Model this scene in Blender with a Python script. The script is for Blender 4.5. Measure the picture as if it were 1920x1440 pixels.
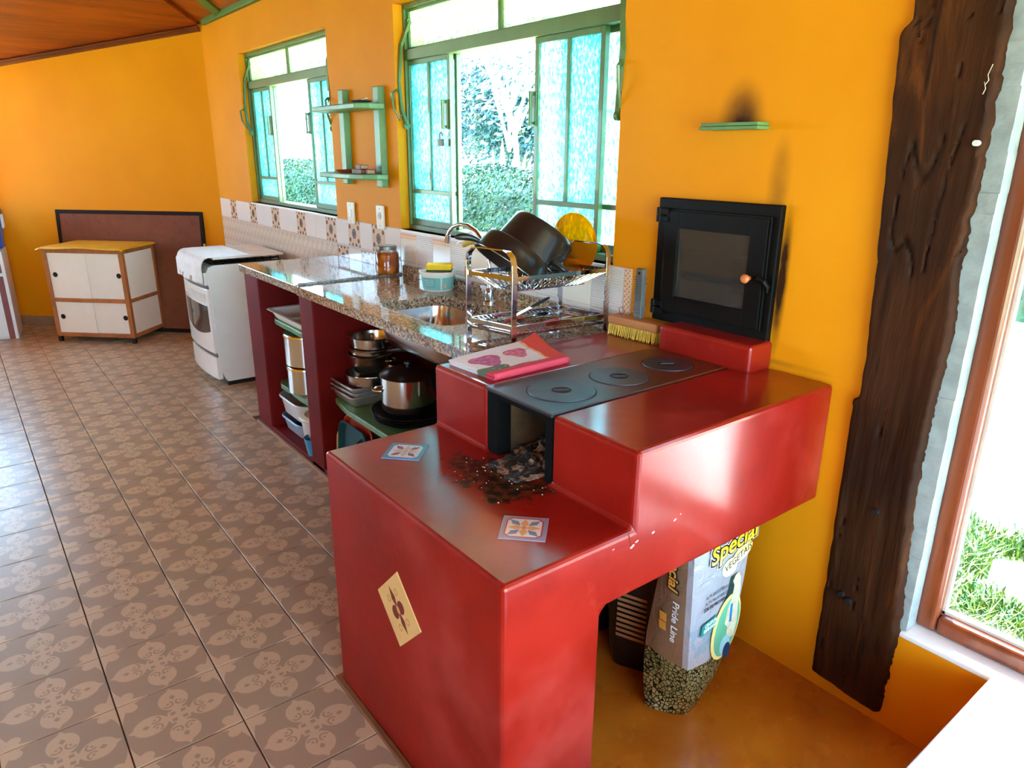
import bpy, bmesh, math, random
from mathutils import Vector, Matrix, noise

for o in list(bpy.data.objects):
    bpy.data.objects.remove(o, do_unlink=True)
scene = bpy.context.scene
COL = scene.collection
rnd = random.Random(7)

# ------------------------------------------------------------ camera
cam_data = bpy.data.cameras.new('camera')
cam = bpy.data.objects.new('camera', cam_data)
COL.objects.link(cam)
cam_data.sensor_fit = 'HORIZONTAL'
cam_data.sensor_width = 36.0
cam_data.lens = 1334.2 / 1920 * 36.0
cam_data.clip_start = 0.02
cam_data.clip_end = 300
_a, _p, _r = 0.9102, 0.3148, 0.0079
_F = Vector((-math.sin(_a) * math.cos(_p), math.cos(_a) * math.cos(_p), -math.sin(_p)))
_R0 = Vector((math.cos(_a), math.sin(_a), 0))
_U0 = _R0.cross(_F)
_R = _R0 * math.cos(_r) + _U0 * math.sin(_r)
_U = -_R0 * math.sin(_r) + _U0 * math.cos(_r)
cam.matrix_world = Matrix(((_R.x, _U.x, -_F.x, 0.4945), (_R.y, _U.y, -_F.y, -1.7241),
                           (_R.z, _U.z, -_F.z, 1.4469), (0, 0, 0, 1)))
scene.camera = cam

# ------------------------------------------------------------ world, sun, exposure
world = bpy.data.worlds.new('sky')
scene.world = world
world.use_nodes = True
wn = world.node_tree
wn.nodes.clear()
w_out = wn.nodes.new('ShaderNodeOutputWorld')
w_bg = wn.nodes.new('ShaderNodeBackground')
w_tc = wn.nodes.new('ShaderNodeTexCoord')
w_sep = wn.nodes.new('ShaderNodeSeparateXYZ')
w_ramp = wn.nodes.new('ShaderNodeValToRGB')
w_ramp.color_ramp.elements[0].position = 0.0
w_ramp.color_ramp.elements[0].color = (0.44, 0.74, 1.0, 1)
w_ramp.color_ramp.elements[1].position = 0.8
w_ramp.color_ramp.elements[1].color = (0.40, 0.66, 1.0, 1)
wn.links.new(w_tc.outputs['Generated'], w_sep.inputs[0])
wn.links.new(w_sep.outputs['Z'], w_ramp.inputs['Fac'])
wn.links.new(w_ramp.outputs['Color'], w_bg.inputs['Color'])
wn.links.new(w_bg.outputs[0], w_out.inputs['Surface'])
w_bg.inputs['Strength'].default_value = 8.0

sun_data = bpy.data.lights.new('sun', 'SUN')
sun_data.energy = 27.0
sun_data.angle = math.radians(0.6)
sun_data.color = (1.0, 0.95, 0.86)
sun = bpy.data.objects.new('sun', sun_data)
COL.objects.link(sun)
sun.location = (-6, 10, 14)
sun.rotation_euler = Vector((0.34, -0.52, -0.785)).to_track_quat('-Z', 'Y').to_euler()

vs = scene.view_settings
vs.view_transform = 'Standard'
vs.look = 'None'
vs.exposure = 1.52
vs.gamma = 1.0
vs.use_curve_mapping = False
scene.cycles.max_bounces = 7
scene.cycles.diffuse_bounces = 4
scene.cycles.glossy_bounces = 3
scene.cycles.transparent_max_bounces = 10


# ------------------------------------------------------------ helpers: colour and node maths
def lin(c):
    return tuple((v / 12.92 if v <= 0.04045 else ((v + 0.055) / 1.055) ** 2.4) for v in c)


def S(r, g, b):
    return lin((r / 255, g / 255, b / 255))


class X:
    """a scalar node expression"""
    def __init__(s, nt, sock):
        s.nt, s.k = nt, sock

    def op(s, o, *others):
        n = s.nt.nodes.new('ShaderNodeMath')
        n.operation = o
        s.nt.links.new(s.k, n.inputs[0])
        for i, b in enumerate(others):
            if isinstance(b, X):
                s.nt.links.new(b.k, n.inputs[i + 1])
            else:
                n.inputs[i + 1].default_value = b
        return X(s.nt, n.outputs[0])

    def __add__(s, b): return s.op('ADD', b)
    def __radd__(s, b): return s.op('ADD', b)
    def __sub__(s, b): return s.op('SUBTRACT', b)
    def __rsub__(s, b): return s.op('MULTIPLY', -1.0).op('ADD', b)
    def __mul__(s, b): return s.op('MULTIPLY', b)
    def __rmul__(s, b): return s.op('MULTIPLY', b)
    def __truediv__(s, b): return s.op('DIVIDE', b)
    def abs(s): return s.op('ABSOLUTE')
    def sin(s): return s.op('SINE')
    def sqrt(s): return s.op('SQRT')
    def min(s, b): return s.op('MINIMUM', b)
    def max(s, b): return s.op('MAXIMUM', b)
    def lt(s, b): return s.op('LESS_THAN', b)
    def gt(s, b): return s.op('GREATER_THAN', b)
    def frac(s): return s.op('FRACT')
    def atan2(s, b): return s.op('ARCTAN2', b)
    def clamp(s): return s.max(0.0).min(1.0)
    def step(s, lo, hi):
        n = s.nt.nodes.new('ShaderNodeMapRange')
        n.interpolation_type = 'SMOOTHSTEP'
        s.nt.links.new(s.k, n.inputs[0])
        n.inputs[1].default_value = lo
        n.inputs[2].default_value = hi
        return X(s.nt, n.outputs[0])


class Mat:
    def __init__(s, name, color=(0.5, 0.5, 0.5), rough=0.5, metal=0.0, coat=0.0, spec=0.5):
        s.m = bpy.data.materials.new(name)
        s.m.use_nodes = True
        s.nt = s.m.node_tree
        s.b = s.nt.nodes['Principled BSDF']
        s.out = s.nt.nodes['Material Output']
        s.b.inputs['Base Color'].default_value = (*color, 1)
        s.b.inputs['Roughness'].default_value = rough
        s.b.inputs['Metallic'].default_value = metal
        s.b.inputs['Coat Weight'].default_value = coat
        s.b.inputs['Specular IOR Level'].default_value = spec
        s._tc = None

    def tc(s, kind='Object'):
        if s._tc is None:
            s._tc = s.nt.nodes.new('ShaderNodeTexCoord')
        return s._tc.outputs[kind]

    def xyz(s, kind='Object', scale=(1, 1, 1), rotz=0.0):
        n = s.nt.nodes.new('ShaderNodeSeparateXYZ')
        s.nt.links.new(s.mapped(kind, scale, rotz), n.inputs[0])
        return [X(s.nt, n.outputs[i]) for i in range(3)]

    def mapped(s, kind='Object', scale=(1, 1, 1), rotz=0.0, loc=(0, 0, 0)):
        mp = s.nt.nodes.new('ShaderNodeMapping')
        mp.inputs['Scale'].default_value = scale
        mp.inputs['Rotation'].default_value = (0, 0, rotz)
        mp.inputs['Location'].default_value = loc
        s.nt.links.new(s.tc(kind), mp.inputs[0])
        return mp.outputs[0]

    def noise(s, scale=5, detail=4, rough=0.55, stretch=(1, 1, 1), kind='Object', dist=0.0):
        n = s.nt.nodes.new('ShaderNodeTexNoise')
        n.inputs['Scale'].default_value = scale
        n.inputs['Detail'].default_value = detail
        n.inputs['Roughness'].default_value = rough
        n.inputs['Distortion'].default_value = dist
        s.nt.links.new(s.mapped(kind, stretch), n.inputs['Vector'])
        return X(s.nt, n.outputs[0])

    def voronoi(s, scale=20, feature='F1', stretch=(1, 1, 1), kind='Object', color=False, rand=1.0):
        n = s.nt.nodes.new('ShaderNodeTexVoronoi')
        n.feature = feature
        n.inputs['Scale'].default_value = scale
        n.inputs['Randomness'].default_value = rand
        s.nt.links.new(s.mapped(kind, stretch), n.inputs['Vector'])
        return X(s.nt, n.outputs['Color' if color else 'Distance'])

    def mix(s, f, a, b):
        n = s.nt.nodes.new('ShaderNodeMix')
        n.data_type = 'RGBA'
        if isinstance(f, X):
            s.nt.links.new(f.k, n.inputs[0])
        else:
            n.inputs[0].default_value = f
        for i, c in ((6, a), (7, b)):
            if isinstance(c, X):
                s.nt.links.new(c.k, n.inputs[i])
            else:
                n.inputs[i].default_value = (*c[:3], 1)
        return X(s.nt, n.outputs[2])

    def col(s, c):
        s.nt.links.new(c.k, s.b.inputs['Base Color'])
        return s

    def rgh(s, x):
        s.nt.links.new(x.k, s.b.inputs['Roughness'])
        return s

    def bump(s, h, strength=0.2, dist=0.01):
        n = s.nt.nodes.new('ShaderNodeBump')
        n.inputs['Strength'].default_value = strength
        n.inputs['Distance'].default_value = dist
        s.nt.links.new(h.k, n.inputs['Height'])
        s.nt.links.new(n.outputs[0], s.b.inputs['Normal'])
        return s


def simple(name, c, rough=0.5, metal=0.0, coat=0.0, var=0.12, nscale=8, bump=0.0, bscale=60, spec=0.5):
    m = Mat(name, c, rough, metal, coat, spec)
    n = m.noise(nscale, 3)
    d = tuple(v * (1 - var) for v in c)
    u = tuple(min(1, v * (1 + var)) for v in c)
    m.col(m.mix(n.step(0.3, 0.7), d, u))
    if bump:
        m.bump(m.noise(bscale, 3), bump, 0.004)
    return m.m


# ------------------------------------------------------------ helpers: meshes and things
class MB:
    def __init__(s):
        s.v, s.f = [], []

    def add(s, vs, fs, M=None):
        o = len(s.v)
        for p in vs:
            p = Vector(p)
            s.v.append(M @ p if M else p)
        s.f += [tuple(i + o for i in f) for f in fs]
        return s

    def box(s, x0, x1, y0, y1, z0, z1, M=None):
        vs = [(x, y, z) for x in (x0, x1) for y in (y0, y1) for z in (z0, z1)]
        return s.add(vs, [(0, 1, 3, 2), (4, 6, 7, 5), (0, 4, 5, 1), (2, 3, 7, 6), (0, 2, 6, 4), (1, 5, 7, 3)], M)

    def bar(s, a, b, w, h, up=(0, 0, 1), M=None):
        a, b = Vector(a), Vector(b)
        d = (b - a).normalized()
        r = d.cross(Vector(up))
        if r.length < 1e-4:
            r = d.cross(Vector((1, 0, 0)))
        r.normalize()
        u = r.cross(d)
        vs = []
        for p in (a, b):
            for sx, sy in ((-1, -1), (1, -1), (1, 1), (-1, 1)):
                vs.append(p + r * (w / 2 * sx) + u * (h / 2 * sy))
        return s.add(vs, [(0, 1, 2, 3), (7, 6, 5, 4), (0, 4, 5, 1), (1, 5, 6, 2), (2, 6, 7, 3), (3, 7, 4, 0)], M)

    def rings(s, rings, closed=True, caps=True, M=None, loop=False):
        n = len(rings[0])
        vs = [p for r in rings for p in r]
        fs = []
        m = len(rings)
        for i in range(m if loop else m - 1):
            j = (i + 1) % m
            for k in range(n if closed else n - 1):
                l = (k + 1) % n
                fs.append((i * n + k, i * n + l, j * n + l, j * n + k))
        if caps and not loop:
            fs.append(tuple(range(n - 1, -1, -1)))
            fs.append(tuple(range((m - 1) * n, m * n)))
        return s.add(vs, fs, M)

    def cyl(s, a, b, r0, r1=None, n=20, M=None):
        a, b = Vector(a), Vector(b)
        r1 = r0 if r1 is None else r1
        d = (b - a).normalized()
        q = d.orthogonal().normalized()
        t = d.cross(q)
        R = []
        for p, r in ((a, r0), (b, r1)):
            R.append([p + (q * math.cos(2 * math.pi * k / n) + t * math.sin(2 * math.pi * k / n)) * r for k in range(n)])
        return s.rings(R, M=M)

    def tube(s, pts, r, n=8, loop=False, M=None):
        pts = [Vector(p) for p in pts]
        m = len(pts)
        R = []
        prev = None
        for i, p in enumerate(pts):
            if loop:
                d = (pts[(i + 1) % m] - pts[i - 1])
            else:
                d = pts[min(i + 1, m - 1)] - pts[max(i - 1, 0)]
            d.normalize()
            if prev is None:
                q = d.orthogonal().normalized()
            else:
                q = (prev - d * prev.dot(d))
                q = q.normalized() if q.length > 1e-5 else d.orthogonal().normalized()
            prev = q
            t = d.cross(q)
            rr = r[i] if isinstance(r, (list, tuple)) else r
            R.append([p + (q * math.cos(2 * math.pi * k / n) + t * math.sin(2 * math.pi * k / n)) * rr for k in range(n)])
        return s.rings(R, M=M, loop=loop, caps=not loop)

    def lathe(s, prof, n=32, M=None):
        R = [[Vector((r * math.cos(2 * math.pi * k / n), r * math.sin(2 * math.pi * k / n), z)) for k in range(n)] for r, z in prof]
        return s.rings(R, M=M, caps=True)

    def prism(s, poly, z0, z1, M=None):
        n = len(poly)
        vs = [(x, y, z0) for x, y in poly] + [(x, y, z1) for x, y in poly]
        fs = [tuple(range(n - 1, -1, -1)), tuple(range(n, 2 * n))]
        fs += [(i, (i + 1) % n, n + (i + 1) % n, n + i) for i in range(n)]
        return s.add(vs, fs, M)

    def grid(s, f, nu, nv):
        vs = [f(i / nu, j / nv) for j in range(nv + 1) for i in range(nu + 1)]
        w = nu + 1
        fs = [(j * w + i, j * w + i + 1, (j + 1) * w + i + 1, (j + 1) * w + i) for j in range(nv) for i in range(nu)]
        return s.add(vs, fs)

    def build(s, name, mat, parent=None, smooth=False, bevel=0.0, seg=2, origin=None, ang=35, solid=0.0, subsurf=0):
        if parent is not None:
            org = PLOC[parent.name]
        elif origin is not None:
            org = Vector(origin)
        else:
            xs = [p.x for p in s.v]; ys = [p.y for p in s.v]; zs = [p.z for p in s.v]
            org = Vector(((min(xs) + max(xs)) / 2, (min(ys) + max(ys)) / 2, min(zs)))
        me = bpy.data.meshes.new(name)
        me.from_pydata([p - org for p in s.v], [], s.f)
        bm = bmesh.new()
        bm.from_mesh(me)
        bmesh.ops.recalc_face_normals(bm, faces=bm.faces)
        bm.to_mesh(me)
        bm.free()
        me.materials.append(mat)
        if smooth:
            me.polygons.foreach_set('use_smooth', [True] * len(me.polygons))
            me.set_sharp_from_angle(angle=math.radians(ang))
        o = bpy.data.objects.new(name, me)
        COL.objects.link(o)
        if parent is not None:
            o.parent = parent
            PLOC[o.name] = org
        else:
            o.location = org
            PLOC[o.name] = org
        if solid:
            md = o.modifiers.new('thickness', 'SOLIDIFY')
            md.thickness = solid
            md.offset = 0
        if bevel:
            md = o.modifiers.new('soft_edges', 'BEVEL')
            md.width = bevel
            md.segments = seg
            md.limit_method = 'ANGLE'
            md.angle_limit = math.radians(40)
        if subsurf:
            md = o.modifiers.new('smooth', 'SUBSURF')
            md.levels = md.render_levels = subsurf
        return o


PLOC = {}


def tag(o, label, cat, group=None, kind=None):
    o['label'] = label
    o['category'] = cat
    if group:
        o['group'] = group
    if kind:
        o['kind'] = kind
    return o


def thing(name, label, cat, loc, group=None):
    o = bpy.data.objects.new(name, None)
    o.empty_display_size = 0.05
    COL.objects.link(o)
    o.location = loc
    PLOC[o.name] = Vector(loc)
    return tag(o, label, cat, group)


def struct(o, label=None):
    o['kind'] = 'structure'
    if label:
        o['label'] = label
    return o


def sempty(name, loc, label=None):
    o = bpy.data.objects.new(name, None)
    o.empty_display_size = 0.05
    COL.objects.link(o)
    o.location = loc
    PLOC[o.name] = Vector(loc)
    return struct(o, label)


def inst(me, name, parent, loc, rot=None):
    """a copy that shares mesh data; loc in world"""
    o = bpy.data.objects.new(name, me)
    COL.objects.link(o)
    o.parent = parent
    o.location = Vector(loc) - PLOC[parent.name]
    if rot:
        o.rotation_euler = rot
    return o


def frame_M(o, ex, ey, ez):
    ex, ey, ez, o = Vector(ex), Vector(ey), Vector(ez), Vector(o)
    return Matrix(((ex.x, ey.x, ez.x, o.x), (ex.y, ey.y, ez.y, o.y), (ex.z, ey.z, ez.z, o.z), (0, 0, 0, 1)))


def axis_M(o, ez, hint=(0, 0, 1)):
    ez = Vector(ez).normalized()
    h = Vector(hint)
    if abs(ez.dot(h)) > 0.99:
        h = Vector((1, 0, 0))
    ex = h.cross(ez).normalized()
    return frame_M(o, ex, ez.cross(ex), ez)


def text_mesh(txt, size, offset=0.0, extrude=0.0004, shear=0.0, align='LEFT'):
    cu = bpy.data.curves.new('lettering', 'FONT')
    cu.body = txt
    cu.size = size
    cu.offset = offset
    cu.extrude = extrude
    cu.shear = shear
    cu.align_x = align
    cu.resolution_u = 3
    ob = bpy.data.objects.new('lettering', cu)
    COL.objects.link(ob)
    bpy.context.view_layer.update()
    dg = bpy.context.evaluated_depsgraph_get()
    me = bpy.data.meshes.new_from_object(ob.evaluated_get(dg))
    vs = [v.co.copy() for v in me.vertices]
    fs = [tuple(p.vertices) for p in me.polygons]
    bpy.data.objects.remove(ob, do_unlink=True)
    bpy.data.curves.remove(cu)
    bpy.data.meshes.remove(me)
    return vs, fs

# ============================================================ materials of the room
def m_orange():
    m = Mat('orange_paint', S(236, 150, 40), 0.6, spec=0.15)
    n = m.noise(1.6, 5)
    f = m.noise(40, 3)
    c = m.mix(n.step(0.25, 0.75), S(226, 138, 4), S(234, 150, 8))
    x, y, z = m.xyz()
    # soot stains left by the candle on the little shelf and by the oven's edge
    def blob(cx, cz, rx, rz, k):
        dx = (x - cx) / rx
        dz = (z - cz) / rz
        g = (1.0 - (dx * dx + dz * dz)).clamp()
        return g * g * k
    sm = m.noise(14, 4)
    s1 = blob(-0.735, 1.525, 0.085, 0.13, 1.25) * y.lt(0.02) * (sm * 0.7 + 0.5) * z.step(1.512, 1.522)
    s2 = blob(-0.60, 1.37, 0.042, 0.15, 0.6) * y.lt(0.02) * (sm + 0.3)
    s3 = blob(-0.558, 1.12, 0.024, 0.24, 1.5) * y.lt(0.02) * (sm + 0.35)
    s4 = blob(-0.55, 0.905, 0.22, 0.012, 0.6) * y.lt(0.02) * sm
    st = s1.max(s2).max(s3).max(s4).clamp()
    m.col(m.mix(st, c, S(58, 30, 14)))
    m.bump(f * 0.5 + m.noise(9, 3), 0.12, 0.006)
    return m.m


def m_red(coat=0.55):
    m = Mat('burnished_red_cement', S(150, 32, 26), 0.3, coat=coat, spec=0.1)
    n = m.noise(4, 6, 0.6)
    n2 = m.noise(22, 4)
    c = m.mix(n.step(0.3, 0.72), S(132, 18, 8), S(154, 28, 16))
    c = m.mix(m.noise(2.2, 4, 0.6).step(0.5, 0.75) * 0.4, c, S(186, 78, 68))
    c = m.mix((n2.step(0.62, 0.8)) * 0.3, c, S(176, 58, 46))
    m.col(c)
    m.rgh(n * 0.25 + 0.3)
    m.b.inputs['Coat Roughness'].default_value = 0.15
    # coat set by face direction: glare on top and side, darker shaded front
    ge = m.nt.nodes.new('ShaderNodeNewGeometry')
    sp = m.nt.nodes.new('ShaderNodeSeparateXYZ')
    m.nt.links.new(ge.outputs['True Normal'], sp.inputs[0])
    glare_coat = (X(m.nt, sp.outputs[2]).gt(0.5) * (coat * 1.6)).max(X(m.nt, sp.outputs[0]).gt(0.5) * (coat * 1.2)).max(coat * 0.2)
    m.nt.links.new(glare_coat.min(1.0).k, m.b.inputs['Coat Weight'])
    m.bump(n2 * 0.4 + m.noise(7, 3) * 1.4, 0.16, 0.008)
    return m


def m_red_soot():
    m = m_red()
    m.m.name = 'burnished_red_cement_with_soot'
    # ash and soot that fell out of the firebox mouth onto the hearth
    x, y, z = m.xyz()          # relative to the stove base (-0.75,-0.5,0)
    dx = (x - 0.0) / 0.155
    dy = (y + 0.305) / 0.105
    rr = (dx * dx + dy * dy).sqrt()
    n = m.noise(16, 5, 0.65)
    n2 = m.noise(45, 3, 0.6)
    mask = (1.25 - rr + (n - 0.5) * 2.2).step(0.25, 0.6) * z.gt(0.69) * z.lt(0.72)
    old = m.b.inputs['Base Color'].links[0].from_socket
    dark = m.mix(n2.step(0.42, 0.62), S(26, 14, 8), S(92, 52, 22))
    c = m.mix(mask, X(m.nt, old), dark)
    m.nt.links.new(c.k, m.b.inputs['Base Color'])
    # painted-over chips near the hearth's edge
    return m.m


def m_granite():
    m = Mat('polished_granite', (0.5, 0.4, 0.3), 0.06, spec=1.0)
    v = m.voronoi(110, stretch=(1, 1.8, 1.2), color=True)
    n = m.noise(60, 5, 0.7, (1, 2.0, 1))
    k = m.noise(95, 4, 0.65, (1, 2.2, 1))
    c = m.mix(v.step(0.1, 0.9), S(196, 172, 140), S(150, 116, 84))
    c = m.mix(n.step(0.48, 0.62), c, S(104, 74, 54))
    c = m.mix(k.step(0.53, 0.6), c, S(34, 28, 28))
    c = m.mix(m.noise(90, 2).step(0.62, 0.7), c, S(225, 212, 190))
    m.col(c)
    return m.m


def m_floor_tile(name, kind='Object', cell=(0.2516, 0.2599), off=(0, 0)):
    m = Mat(name, (0.4, 0.3, 0.2), 0.3, coat=0.0)
    px, py, pz = m.xyz(kind)
    if kind == 'World':
        pass
    x = (px - off[0]) / cell[0]
    y = (py - off[1]) / cell[1]
    if off != (0, 0):
        x = x.frac() - 0.5
        y = y.frac() - 0.5
    ax, ay = x.abs(), y.abs()
    # lobes on the axes
    def lobe(a, b, sgn):
        d = ((a - 0.27) * (a - 0.27) * 0.8 + b * b).sqrt()
        body = d.lt(0.145).max((b.abs() * 1.5 + (a - 0.37).abs()).lt(0.11))
        e1 = ((a - 0.315).abs() * 0.8 + b.abs()).lt(0.032)
        ring = ((((a - 0.215) * (a - 0.215) + (b.abs() - 0.062) * (b.abs() - 0.062)).sqrt() - 0.045).abs()).lt(0.010)
        e2 = ring * (a - 0.215 + (b.abs() - 0.062) * 0.8).lt(0.02)
        e3 = ((b.abs() - 0.062).abs().max((a - 0.222).abs())).lt(0.013)
        return (body - e1 - e2 - e3).clamp()
    l = lobe(ax, y, 1).max(lobe(ay, x, 1))
    # centre knot with four dark squares
    cd = ax.max(ay)
    centre = (ax + ay).lt(0.155)
    sq = ((ax - 0.052).abs().max((ay - 0.05).abs())).lt(0.024)
    knot = (centre.max(((ax - 0.05).abs().max((ay - 0.05).abs())).lt(0.045)) - sq).clamp()
    # corner leaves, spiky along the joints
    cx = (0.5 - ax).max(0.0)
    cy = (0.5 - ay).max(0.0)
    leaf = (cx.sqrt() + cy.sqrt() * 1.12).lt(0.655)
    leaf2 = (((cx - 0.10) * (cx - 0.10) + (cy - 0.12) * (cy - 0.12)).sqrt()).lt(0.062)
    light = l.max(knot).max(leaf).max(leaf2)
    n = m.noise(3, 4, kind=kind)
    lc = m.mix(n, S(192, 166, 132), S(204, 178, 144))
    dc = m.mix(n, S(158, 136, 110), S(170, 148, 122))
    c = m.mix(light, dc, lc)
    m.col(c)
    m.rgh(m.noise(30, 3, kind=kind) * 0.14 + 0.24)
    m.b.inputs['Specular IOR Level'].default_value = 0.28
    m.bump(m.noise(14, 3, kind=kind), 0.06, 0.004)
    return m.m


def m_wood(name, dark, light, scale=6.0, stretch=(1, 1, 0.12), rough=0.45, bump=0.2, coat=0.0):
    m = Mat(name, dark, rough, coat=coat)
    n = m.noise(scale, 6, 0.6, stretch, dist=0.6)
    k = m.noise(scale * 5, 4, 0.6, stretch)
    c = m.mix(n.step(0.32, 0.68), dark, light)
    c = m.mix(k.step(0.55, 0.75) * 0.5, c, tuple(v * 0.35 for v in dark))
    m.col(c)
    m.bump(n + k * 0.5, bump, 0.006)
    return m.m


def m_old_post():
    m = Mat('old_dark_timber', (0.05, 0.02, 0.01), 0.5, spec=0.12)
    n = m.noise(9, 6, 0.65, (1, 1, 0.14), dist=1.2)
    k = m.noise(34, 5, 0.65, (1, 1, 0.07))
    b = m.noise(2.2, 3)
    c = m.mix(b.step(0.3, 0.7), S(34, 15, 4), S(66, 32, 8))
    c = m.mix(n.step(0.5, 0.7) * 0.7, c, S(110, 56, 18))
    c = m.mix(k.step(0.55, 0.7) * 0.8, c, S(18, 9, 5))
    m.col(c)
    m.bump(n * 1.2 + k, 0.5, 0.008)
    m.rgh(n * 0.2 + 0.55)
    return m.m


def m_window_glass(name='hammered_glass', ca=(0.20, 0.58, 0.62), cb=(0.88, 1.0, 1.0)):
    m = bpy.data.materials.new(name)
    m.use_nodes = True
    nt = m.node_tree
    nt.nodes.clear()
    out = nt.nodes.new('ShaderNodeOutputMaterial')
    h = Mat.__new__(Mat)
    h.m, h.nt, h._tc = m, nt, None
    n = h.noise(130, 3, 0.6, (1, 1, 0.5))
    c = h.mix(n.step(0.42, 0.6), ca, cb)
    tr = nt.nodes.new('ShaderNodeBsdfTransparent')
    tl = nt.nodes.new('ShaderNodeBsdfTranslucent')
    gl = nt.nodes.new('ShaderNodeBsdfGlossy')
    gl.inputs['Roughness'].default_value = 0.15
    nt.links.new(c.k, tr.inputs['Color'])
    nt.links.new(c.k, tl.inputs['Color'])
    bp = nt.nodes.new('ShaderNodeBump')
    bp.inputs['Strength'].default_value = 0.6
    bp.inputs['Distance'].default_value = 0.003
    nt.links.new(n.k, bp.inputs['Height'])
    nt.links.new(bp.outputs[0], gl.inputs['Normal'])
    m1 = nt.nodes.new('ShaderNodeMixShader')
    nt.links.new((n * 0.5 + 0.25).clamp().k, m1.inputs[0])
    nt.links.new(tl.outputs[0], m1.inputs[1])
    nt.links.new(tr.outputs[0], m1.inputs[2])
    m2 = nt.nodes.new('ShaderNodeMixShader')
    m2.inputs[0].default_value = 0.06
    nt.links.new(m1.outputs[0], m2.inputs[1])
    nt.links.new(gl.outputs[0], m2.inputs[2])
    nt.links.new(m2.outputs[0], out.inputs['Surface'])
    return m


def m_clear_glass(name='clear_glass', tint=(0.96, 0.99, 0.98), refl=0.06, rough=0.02):
    m = bpy.data.materials.new(name)
    m.use_nodes = True
    nt = m.node_tree
    nt.nodes.clear()
    out = nt.nodes.new('ShaderNodeOutputMaterial')
    h = Mat.__new__(Mat)
    h.m, h.nt, h._tc = m, nt, None
    tr = nt.nodes.new('ShaderNodeBsdfTransparent')
    c = h.mix(h.noise(3, 2), tint, tuple(min(1, v * 1.02) for v in tint))
    nt.links.new(c.k, tr.inputs['Color'])
    gl = nt.nodes.new('ShaderNodeBsdfGlossy')
    gl.inputs['Roughness'].default_value = rough
    fr = nt.nodes.new('ShaderNodeFresnel')
    fr.inputs['IOR'].default_value = 1.45
    m2 = nt.nodes.new('ShaderNodeMixShader')
    fx = X(nt, fr.outputs[0]) * 0.8 + refl * 0.3
    nt.links.new(fx.clamp().k, m2.inputs[0])
    nt.links.new(tr.outputs[0], m2.inputs[1])
    nt.links.new(gl.outputs[0], m2.inputs[2])
    nt.links.new(m2.outputs[0], out.inputs['Surface'])
    return m


ORANGE = m_orange()
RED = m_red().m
RED_MATTE = Mat('dull_red_cement', S(112, 20, 16), 0.6, spec=0.15)
RED_MATTE.col(RED_MATTE.mix(RED_MATTE.noise(4, 5).step(0.3, 0.7), S(96, 9, 6), S(114, 17, 12)))
RED_MATTE.bump(RED_MATTE.noise(7, 3), 0.12, 0.006)
RED_MATTE = RED_MATTE.m
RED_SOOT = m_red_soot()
GRANITE = m_granite()
TILE = m_floor_tile('patterned_floor_tile')
GROUT = simple('brown_grout', S(98, 70, 48), 0.9, var=0.3, nscale=30)
OCHRE = Mat('ochre_cement_floor', S(176, 118, 48), 0.22, coat=0.2)
OCHRE.col(OCHRE.mix(OCHRE.noise(2.5, 5).step(0.3, 0.7), S(170, 92, 14), S(206, 136, 36)))
OCHRE.bump(OCHRE.noise(6, 3), 0.08, 0.006)
OCHRE.rgh(OCHRE.noise(8, 4) * 0.25 + 0.14)
OCHRE = OCHRE.m
CEIL_WOOD = m_wood('varnished_ceiling_boards', S(118, 42, 4), S(160, 66, 8), 7, (1, 0.1, 1), 0.4, 0.1)
DARK_TRIM = m_wood('dark_wood_moulding', S(92, 34, 10), S(124, 52, 16), 9, (0.3, 0.3, 1), 0.4, 0.1)
GREEN = simple('green_gloss_paint', S(84, 112, 58), 0.35, coat=0.2, var=0.1, bump=0.1)
GREEN_SHELF = simple('green_shelf_paint', S(92, 132, 78), 0.4, var=0.16, nscale=14, bump=0.15)
GREEN_BEAM = simple('green_roof_beam_paint', S(70, 108, 50), 0.5, var=0.1)
POST = m_old_post()
GLASS = m_window_glass()
GLASS_TOP = m_window_glass('hammered_glass_top', (0.42, 0.55, 0.34), (0.80, 0.88, 0.66))
CLEAR = m_clear_glass()
WHITE_SILL = simple('white_sill', S(240, 236, 228), 0.3, var=0.03)
BROWN_FRAME = m_wood('red_brown_window_wood', S(104, 44, 20), S(136, 64, 30), 10, (1, 1, 0.12), 0.3, 0.06, coat=0.3)
CONCRETE = simple('grey_concrete', S(150, 156, 150), 0.85, var=0.15, nscale=20, bump=0.4)
WHITE = simple('white_enamel', S(232, 228, 216), 0.28, var=0.03)
STEEL = simple('stainless_steel', (0.62, 0.60, 0.57), 0.16, 1.0, var=0.08, nscale=5)
CHROME = simple('chrome', (0.58, 0.62, 0.70), 0.07, 1.0, var=0.03)
IRON = Mat('cast_iron_plate', (0.05, 0.045, 0.045), 0.38, 0.5)
_n = IRON.noise(6, 5)
_x, _y, _z = IRON.xyz()
IRON.col(IRON.mix(((_y + 0.1) * 2.2 + (_n - 0.5)).step(-0.1, 0.8), S(58, 48, 50), S(116, 62, 38)))
IRON.bump(IRON.noise(90, 3), 0.15, 0.002)
IRON = IRON.m
BLACK = simple('black_iron', S(10, 7, 6), 0.8, 0.0, var=0.25, nscale=12, bump=0.15, bscale=120, spec=0.1)
BLACK_PLASTIC = simple('black_plastic', S(24, 24, 26), 0.35, var=0.1)

CREAM_WALL = simple('cream_wall_paint', S(236, 226, 200), 0.6, var=0.03)
# ============================================================ room shell
T = 0.16


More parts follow.
